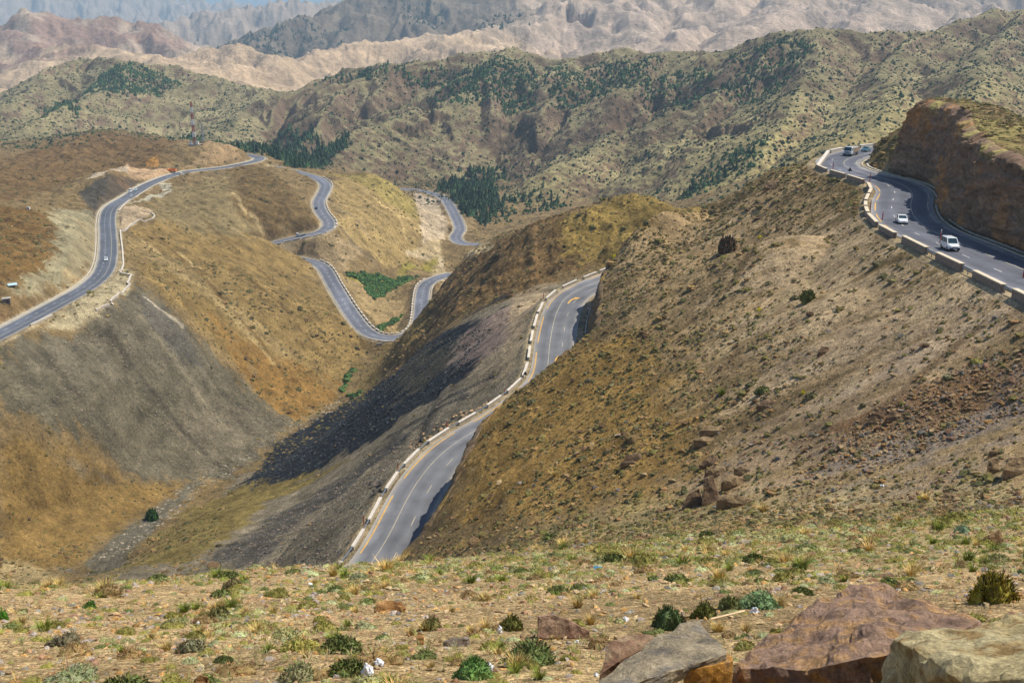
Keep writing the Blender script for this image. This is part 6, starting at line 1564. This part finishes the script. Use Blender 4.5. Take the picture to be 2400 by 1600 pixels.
boulder('boulder', [at_d(*p) for p in A] + low(A, 1.3), 'huge purplish brown weathered boulder in the bottom right corner', ((134, 110, 94), (152, 126, 106), (172, 136, 94)), 26, .085, 2.6, world=True)
B = [(2092, 1496, 8.1), (2200, 1480, 8.3), (2300, 1460, 8.4), (2400, 1434, 8.4), (2540, 1415, 8.4), (2560, 1560, 6.4), (2400, 1592, 6.5), (2255, 1600, 6.8), (2190, 1548, 7.2)]
boulder('boulder', [at_d(*p) for p in B] + low(B, .35, .97) + low(B, 1.1, 1.02), 'pale yellowish tan slab of rock with a dark face at the right bottom corner', ((198, 180, 132), (212, 196, 150), (166, 138, 92)), 26, .085, 2.2, world=True)
C3 = [(1385, 1606, 8.5), (1440, 1558, 8.9), (1500, 1520, 9.2), (1560, 1490, 9.4), (1602, 1460, 9.7), (1640, 1452, 9.8), (1655, 1488, 9.5), (1708, 1530, 9.0), (1600, 1560, 8.7), (1500, 1590, 8.4), (1440, 1616, 8.2)]
boulder('rock_slab', [at_d(*p) for p in C3] + low(C3, .14), 'flat grey slab of rock tilted towards the viewer at the bottom', ((146, 134, 110), (162, 148, 122), (128, 120, 108)), 20, .035, 3.0, world=True)
D = [(1404, 1580, 9.3), (1424, 1502, 9.8), (1460, 1482, 10.0), (1530, 1482, 10.1), (1545, 1500, 9.9), (1450, 1548, 9.4)]
boulder('boulder', [at_d(*p) for p in D] + low(D, .8), 'reddish brown blocky rock behind the flat grey slab', ((118, 88, 68), (138, 112, 88), (150, 128, 100)), 10, .03, 3.2, world=True)
D = [(1640, 1490, 9.8), (1690, 1505, 9.6), (1722, 1545, 9.0), (1700, 1552, 8.9), (1600, 1572, 8.7)]
boulder('boulder', [at_d(*p) for p in D] + low(D, .5), 'orange yellow rock peeping out under the right edge of the grey slab', ((176, 128, 58), (158, 116, 62), (140, 112, 76)), 9, .025, 3.2, world=True)
def gdepth(px, py): h = hit(px, py); return h[1] * C_ - h[2] * S_
def sit(name, outline, label, tones, hgt, sub=9, amp=.03, fr=3.0, cat='boulder'):
    """a rock standing on the ground under the middle of its base, filling a picture outline"""
    by = max(p[1] for p in outline); bx = sum(p[0] for p in outline) / len(outline); d0 = gdepth(bx, by)
    wd = (max(p[0] for p in outline) - min(p[0] for p in outline)) / F * d0 * .35
    P = []
    for p in outline:
        up = (by - p[1]) / max(by - min(q[1] for q in outline), 1)
        P += [at_d(p[0], p[1], d0 - wd * .3 * (1 - up)), at_d(p[0], p[1], d0 + wd * (.6 + up * .4))]
    P += [(q[0], q[1], q[2] - hgt) for q in P]
    return boulder(name, P, label, tones, sub, amp, fr, world=True, cat=cat)
TAN = ((164, 134, 96), (180, 152, 112), (140, 106, 70)); BRN = ((122, 100, 78), (142, 120, 92), (104, 84, 66)); PNK = ((150, 120, 100), (166, 138, 112), (128, 96, 78)); ORG = ((182, 136, 84), (194, 152, 100), (150, 110, 72))
sit('boulder', [(1258, 1494), (1262, 1444), (1296, 1438), (1345, 1456), (1382, 1478), (1350, 1496)], 'flat pinkish rock left of the dark green bush', PNK, .3)
sit('boulder', [(878, 1430), (885, 1412), (915, 1405), (940, 1410), (952, 1425), (930, 1433)], 'orange rock lying between low shrubs on the middle foreground', ORG, .2)
sit('boulder', [(2295, 1275), (2306, 1258), (2345, 1240), (2352, 1262), (2348, 1276), (2320, 1279)], 'tan wedge shaped boulder on the right foreground slope', TAN, .5)
sit('boulder', [(975, 1492), (980, 1478), (992, 1486), (994, 1506), (980, 1510)], 'upright orange stone in front of the grey green cushion', ORG, .1)
sit('boulder', [(1038, 1502), (1060, 1490), (1100, 1492), (1098, 1510), (1060, 1514)], 'flat grey rock beside the upright orange stone', ((150, 138, 124), (164, 152, 136), (128, 116, 104)), .1)
sit('boulder', [(724, 1503), (735, 1492), (752, 1498), (748, 1512), (730, 1516)], 'pale pink stone on the left middle foreground', PNK, .1)
sit('boulder', [(455, 1590), (470, 1578), (488, 1584), (492, 1604), (460, 1606)], 'orange stone at the bottom edge of the picture', ORG, .1)
sit('boulder', [(484, 1322), (495, 1314), (512, 1318), (516, 1328), (492, 1332)], 'pale rock on the crest of the foreground slope', TAN, .3)
sit('boulder', [(1096, 1268), (1108, 1256), (1122, 1262), (1124, 1272), (1106, 1276)], 'tan rock on the brow above the lower road', TAN, .5)
sit('boulder', [(2270, 1400), (2290, 1388), (2306, 1396), (2300, 1408), (2278, 1410)], 'tan rock at the foot of the yellow green bush', TAN, .2)
sit('boulder', [(2020, 1352), (2040, 1344), (2090, 1342), (2105, 1346), (2080, 1352)], 'long flat dark rock behind the huge brown boulder', BRN, .3)
# outcrops on the right slope
OUT = [((1598, 1188), (1610, 1160), (1640, 1142), (1650, 1186), 'dark shaded rock at the lower left of the slope outcrop'), ((1645, 1180), (1650, 1120), (1672, 1110), (1690, 1176), 'tall block of the slope outcrop beside its dark crevice'), ((1650, 1105), (1668, 1092), (1700, 1096), (1706, 1116), 'flat rock on top of the slope outcrop'),
       ((1690, 1130), (1710, 1112), (1748, 1120), (1744, 1140), 'layered rock at the right of the slope outcrop'), ((1680, 1172), (1706, 1158), (1760, 1166), (1776, 1186), 'broad pale rock at the foot of the slope outcrop'), ((1640, 1088), (1660, 1066), (1682, 1070), (1690, 1090), 'dark rock above the slope outcrop'), ((1720, 1098), (1738, 1092), (1760, 1104), (1750, 1112), 'small rock to the right above the slope outcrop'),
       ((2310, 1110), (2318, 1076), (2340, 1072), (2348, 1108), 'rounded green grey rock of the right hand outcrop'), ((2352, 1100), (2366, 1070), (2410, 1068), (2420, 1112), 'largest rock of the right hand outcrop at the picture edge'), ((2312, 1070), (2320, 1056), (2338, 1054), (2340, 1070), 'uppermost rock of the right hand outcrop'),
       ((2036, 985), (2050, 955), (2075, 962), (2070, 986), 'dark brown rock in the hollow of the right slope'), ((2076, 980), (2090, 958), (2112, 964), (2116, 982), 'second dark rock in the hollow of the right slope'), ((1773, 950), (1790, 936), (1820, 940), (1826, 952), 'dark flat rock on the middle of the right slope'),
       ((1640, 1008), (1660, 998), (1716, 1000), (1720, 1010), 'long ledge of rock across the right slope'), ((1625, 1030), (1650, 1022), (1690, 1024), (1680, 1036), 'second ledge of rock across the right slope'), ((1455, 1085), (1470, 1066), (1500, 1062), (1510, 1084), 'brown crag on the ochre part of the right slope'), ((1700, 590), (1708, 566), (1722, 560), (1730, 586), 'dark crag high on the right slope'),
       ((1915, 828), (1925, 812), (1944, 812), (1946, 828), 'dark boulder alone on the upper right slope'), ((1680, 865), (1686, 853), (1696, 852), (1700, 866), 'pale boulder alone on the right slope'), ((2200, 1170), (2214, 1156), (2240, 1158), (2244, 1174), 'tan rock on the scrubby foot of the right slope'), ((1790, 440), (1800, 424), (1822, 422), (1830, 440), 'dark crag on the brow below the outer upper bend')]
for a, b, c2, d2, lb in OUT: sit('outcrop_rock', [a, b, c2, d2], lb, BRN if 'dark' in lb or 'brown' in lb else ((140, 118, 88), (158, 136, 102), (118, 98, 76)), 1.2, 8, .12, .9, 'rock')

def bush(px, py, wpx, hpx, col, label, leaf=.2, n=900, name='shrub', seed=0, flat=None, c2=None, w=.05, up=.2):
    h = hit(px, py); d = h[1] * C_ - h[2] * S_; r_w = wpx / F * d * .57; hh = hpx / F * d * 1.2
    if n >= 500:
        g = np.random.default_rng(int(px) * 7 + int(py)); parts = []
        for q in range(5):
            V_, T_, K_ = cushion(1000 + int(px) + q * 31, col, n=int(n * .3), leaf=leaf * 1.25, w=w * 1.15, up=up, flat=1.0, c2=c2)
            s_ = (.74, .6, .55, .5, .42)[q] * g.uniform(.88, 1.1); a_ = q * 1.5 + g.uniform(-.4, .4); o_ = 0 if q == 0 else g.uniform(.36, .6)
            V_ = V_ * s_ * np.array([1, 1, g.uniform(.85, 1.25)]) + np.array([o_ * math.cos(a_), o_ * math.sin(a_), -.04 * q]); parts.append((V_, T_, K_ * g.uniform(.82, 1.18)))
        tw = tuft(int(px) + 5, (104, 86, 62), n=26); parts.append((tw[0] * np.array([.9, .9, .85]), tw[1], tw[2]))
        me = proto_mesh(name, join(parts), M_FOL)
    else:
        me = proto_mesh(name, cushion(1000 + seed + int(px), col, n=n, leaf=leaf, w=w, up=up, flat=1.0, c2=c2), M_FOL)
    put(name, me, (h[0], h[1] + r_w * .4, float(ground(h[0], h[1] + r_w * .4)) - hh * .06), 1.3 * seed, (r_w * .92, r_w * .92, hh * .9), label, 'shrub')
bush(1572, 1476, 96, 74, (78, 94, 58), 'big dark green rounded bush behind the flat grey slab', n=1700, leaf=.15, w=.028, c2=(84, 96, 62))
bush(1655, 1450, 66, 44, (104, 106, 56), 'olive green bush to the right of the big dark green bush', n=900, leaf=.2)
bush(2352, 1412, 140, 84, (136, 126, 48), 'large yellow green bush at the right edge behind the boulders', n=1700, leaf=.18, w=.028, c2=(62, 62, 36), up=.5)
bush(1252, 1562, 140, 48, (92, 102, 58), 'wide dark green low shrub at the bottom middle', n=1500, leaf=.2, w=.03)
bush(1112, 1594, 112, 56, (92, 122, 66), 'bright green cushion plant with a plastic bag on it', n=1700, leaf=.15, w=.03)
bush(1795, 1428, 110, 36, (112, 134, 92), 'pale green spreading shrub left of the huge brown boulder', n=1200, leaf=.2, w=.03)
bush(1716, 1430, 60, 40, (104, 110, 66), 'olive shrub just behind the thin wooden stick', n=700, leaf=.22)
bush(2262, 1248, 44, 24, (116, 134, 104), 'pale blue green cushion on the right foreground slope', n=700, leaf=.18, w=.035)
bush(208, 1426, 36, 20, (74, 104, 42), 'small bright green shrub on the left foreground', n=600, leaf=.3)
bush(4, 1452, 26, 26, (70, 112, 38), 'bright green shrub cut by the left edge of the picture', n=500, leaf=.3)
bush(1200, 1478, 60, 40, (96, 96, 50), 'dry olive bush in front of the pinkish flat rock', n=700, leaf=.25)
bush(1010, 1478, 56, 38, (100, 96, 56), 'dark twiggy bush behind the upright orange stone', n=700, leaf=.3, w=.02)
bush(440, 1530, 78, 40, (116, 114, 86), 'grey green cushion with a dead black side on the left foreground', n=1100, leaf=.16, w=.03, c2=(70, 62, 52))
bush(140, 1516, 76, 36, (92, 86, 66), 'grey dead cushion shrub near the left bottom', n=900, leaf=.18, w=.02)
bush(508, 1452, 62, 36, (100, 98, 60), 'rounded olive cushion on the left middle foreground', n=900, leaf=.18)
bush(690, 1600, 100, 44, (124, 124, 88), 'grey green spreading cushion beside the small white bag', n=1100, leaf=.18, w=.03)
bush(150, 1602, 130, 34, (116, 122, 88), 'wide pale green cushion at the bottom left edge', n=1100, leaf=.18, w=.03)
bush(543, 1378, 50, 26, (104, 98, 64), 'rounded cushion near the crest of the foreground slope', n=700, leaf=.18)
bush(1895, 706, 32, 26, (82, 88, 44), 'green shrub high on the bare right slope', n=400, leaf=.3)
bush(354, 1220, 34, 30, (52, 84, 34), 'single round green tree in the dry gully', n=900, leaf=.22, w=.06, name='shrub_tree')
bush(1706, 594, 40, 34, (88, 72, 52), 'dark brown bush beside the crag high on the right slope', n=400, leaf=.3)
for px, py, lb in ((1440, 604, 'small yellow flowering plant near the brow of the right slope'), (1883, 922, 'yellow flowering plant on the middle right slope'), (1782, 558, 'yellow flowering plant high on the right slope'), (1780, 728, 'yellow flowering plant on the bare right slope'), (2156, 1168, 'yellow flowering plant at the scrubby foot of the slope')):
    bush(px, py, 9, 6, (210, 190, 40), lb, leaf=.4, n=90, w=.1, name='yellow_flowers')

# litter
M_PLASTIC = simple_mat('white_plastic', (226, 228, 232), .45, spec=.5); M_BLUE = simple_mat('blue_plastic', (60, 120, 150), .5); M_WOOD = simple_mat('weathered_wood', (196, 172, 134), .8, var=.2, scale=8)
def bag(px, py, wpx, hpx, label, seed, mat=None):
    h = hit(px, py); d = h[1] * C_ - h[2] * S_; g = np.random.default_rng(seed); bm = bmesh.new(); bmesh.ops.create_icosphere(bm, subdivisions=3, radius=1)
    for v in bm.verts:
        q = v.co * 1.6 + Vector((seed * 3.7, 0, 0)); v.co *= 1 + .5 * mn.noise(q) + .35 * mn.noise(q * 2.7) - .3 * abs(mn.noise(q * 1.9))
        v.co.z = max(v.co.z, -.35)
    me = bpy.data.meshes.new('plastic_bag'); bm.to_mesh(me); bm.free(); me.materials.append(mat or M_PLASTIC)
    o = put('plastic_bag', me, (h[0], h[1], h[2] + hpx / F * d * .3), g.uniform(0, 6), (wpx / F * d / 2, wpx / F * d / 2, hpx / F * d / 1.7), label, 'litter')
for k, a in enumerate([(862, 1590, 26, 44, 'crumpled white plastic sheet, largest piece of litter at the bottom'), (888, 1560, 22, 20, 'end of a white plastic sheet hanging over dry grass'), (750, 1584, 14, 24, 'small white bag beside the grey green cushion'), (1144, 1572, 24, 24, 'white plastic bag lying on the bright green cushion'), (1768, 1438, 18, 20, 'white bag caught by the pale green shrub'), (1466, 1456, 14, 14, 'white scrap of plastic left of the big dark green bush'),
                       (1398, 1584, 10, 9, 'small white scrap left of the reddish brown rock'), (1352, 1506, 10, 8, 'white scrap in a tuft of green grass'), (512, 1548, 16, 8, 'flat white scrap on the left foreground'), (464, 1462, 8, 8, 'tiny white scrap beside the olive cushion'), (728, 1370, 10, 6, 'white scrap near the crest of the slope'), (2128, 1356, 8, 7, 'white scrap beyond the huge brown boulder'), (1172, 1482, 12, 20, 'pale grey rag among stones'), (2068, 1140, 9, 7, 'white scrap on the scrubby foot of the slope')]):
    bag(*a, seed=k + 1)
bag(1402, 1332, 18, 5, 'blue green strip of plastic on the middle slope', 40, M_BLUE); bag(1184, 1560, 10, 8, 'blue scrap beside the bright green cushion', 41, M_BLUE)
a, b = Vector(hit(1664, 1456)), Vector(hit(1744, 1444)); a.z += .05; b.z += .12
o = child('wooden_stick', *strut((0, 0, 0), tuple(b - a), .022), M_WOOD, None); o.location = a; tag(o, 'thin pale wooden stick lying behind the grey slab', 'stick')
HAZE = .95e-4
EXPO = 0.4
# ------------------------------------------------------------------ camera, air and light
cam = bpy.data.cameras.new('camera'); co = bpy.data.objects.new('camera', cam); SC.collection.objects.link(co)
co.rotation_euler = (math.pi / 2 - TH, 0, 0)
cam.sensor_width = 36; cam.lens = 36 * F / 2400; cam.clip_start = .05; cam.clip_end = 120000
SC.camera = co
SUN_AZ, SUN_EL = math.radians(70), math.radians(56)       # azimuth measured from the view direction towards the right
sd = Vector((math.sin(SUN_AZ) * math.cos(SUN_EL), math.cos(SUN_AZ) * math.cos(SUN_EL), math.sin(SUN_EL)))
sun = bpy.data.lights.new('sun', 'SUN'); sun.energy = 4.3; sun.angle = math.radians(.53); sun.color = (1, .93, .82)
so = bpy.data.objects.new('sun', sun); SC.collection.objects.link(so); so.rotation_euler = sd.to_track_quat('Z', 'Y').to_euler()
w = bpy.data.worlds.new('World'); SC.world = w; w.use_nodes = True; nt = w.node_tree
sky = nt.nodes.new('ShaderNodeTexSky'); sky.sky_type = 'NISHITA'; sky.sun_disc = False
sky.sun_elevation = SUN_EL; sky.sun_rotation = SUN_AZ; sky.altitude = 2200; sky.air_density = 1.0; sky.dust_density = 1.0; sky.ozone_density = 1.0
nt.links.new(sky.outputs[0], nt.nodes['Background'].inputs[0]); nt.nodes['Background'].inputs[1].default_value = .11
# the air
hm = bpy.data.materials.new('air'); hm.use_nodes = True; nt = hm.node_tree
for n in list(nt.nodes):
    if n.type != 'OUTPUT_MATERIAL': nt.nodes.remove(n)
out = [n for n in nt.nodes if n.type == 'OUTPUT_MATERIAL'][0]
pv = nt.nodes.new('ShaderNodeVolumePrincipled'); pv.inputs['Color'].default_value = (.60, .82, 1.0, 1); pv.inputs['Density'].default_value = HAZE; pv.inputs['Density Attribute'].default_value = ''
pv.inputs['Anisotropy'].default_value = .0
nt.links.new(pv.outputs[0], out.inputs['Volume'])
zlo, zhi = float(Z.min()) - 2, max(float(Z.max()), 10) + 8
X_ = 34000
bm = bmesh.new(); bmesh.ops.create_cube(bm, size=1)
for v in bm.verts: v.co = Vector((v.co.x * 2 * X_, (v.co.y + .5) * 42800 - 300, zlo if v.co.z < 0 else zhi))
me = bpy.data.meshes.new('haze'); bm.to_mesh(me); bm.free(); me.materials.append(hm)
ho = bpy.data.objects.new('haze', me); SC.collection.objects.link(ho); ho['kind'] = 'stuff'
try: hm.cycles.homogeneous_volume = True
except Exception: pass
cy = SC.cycles
cy.max_bounces = 4; cy.diffuse_bounces = 2; cy.glossy_bounces = 2; cy.transmission_bounces = 3; cy.volume_bounces = 0; cy.transparent_max_bounces = 6
cy.use_adaptive_sampling = True; cy.adaptive_threshold = .04; cy.adaptive_min_samples = 48; cy.time_limit = 540
SC.view_settings.view_transform = 'Standard'; SC.view_settings.look = 'None'; SC.view_settings.exposure = EXPO; SC.view_settings.gamma = 1
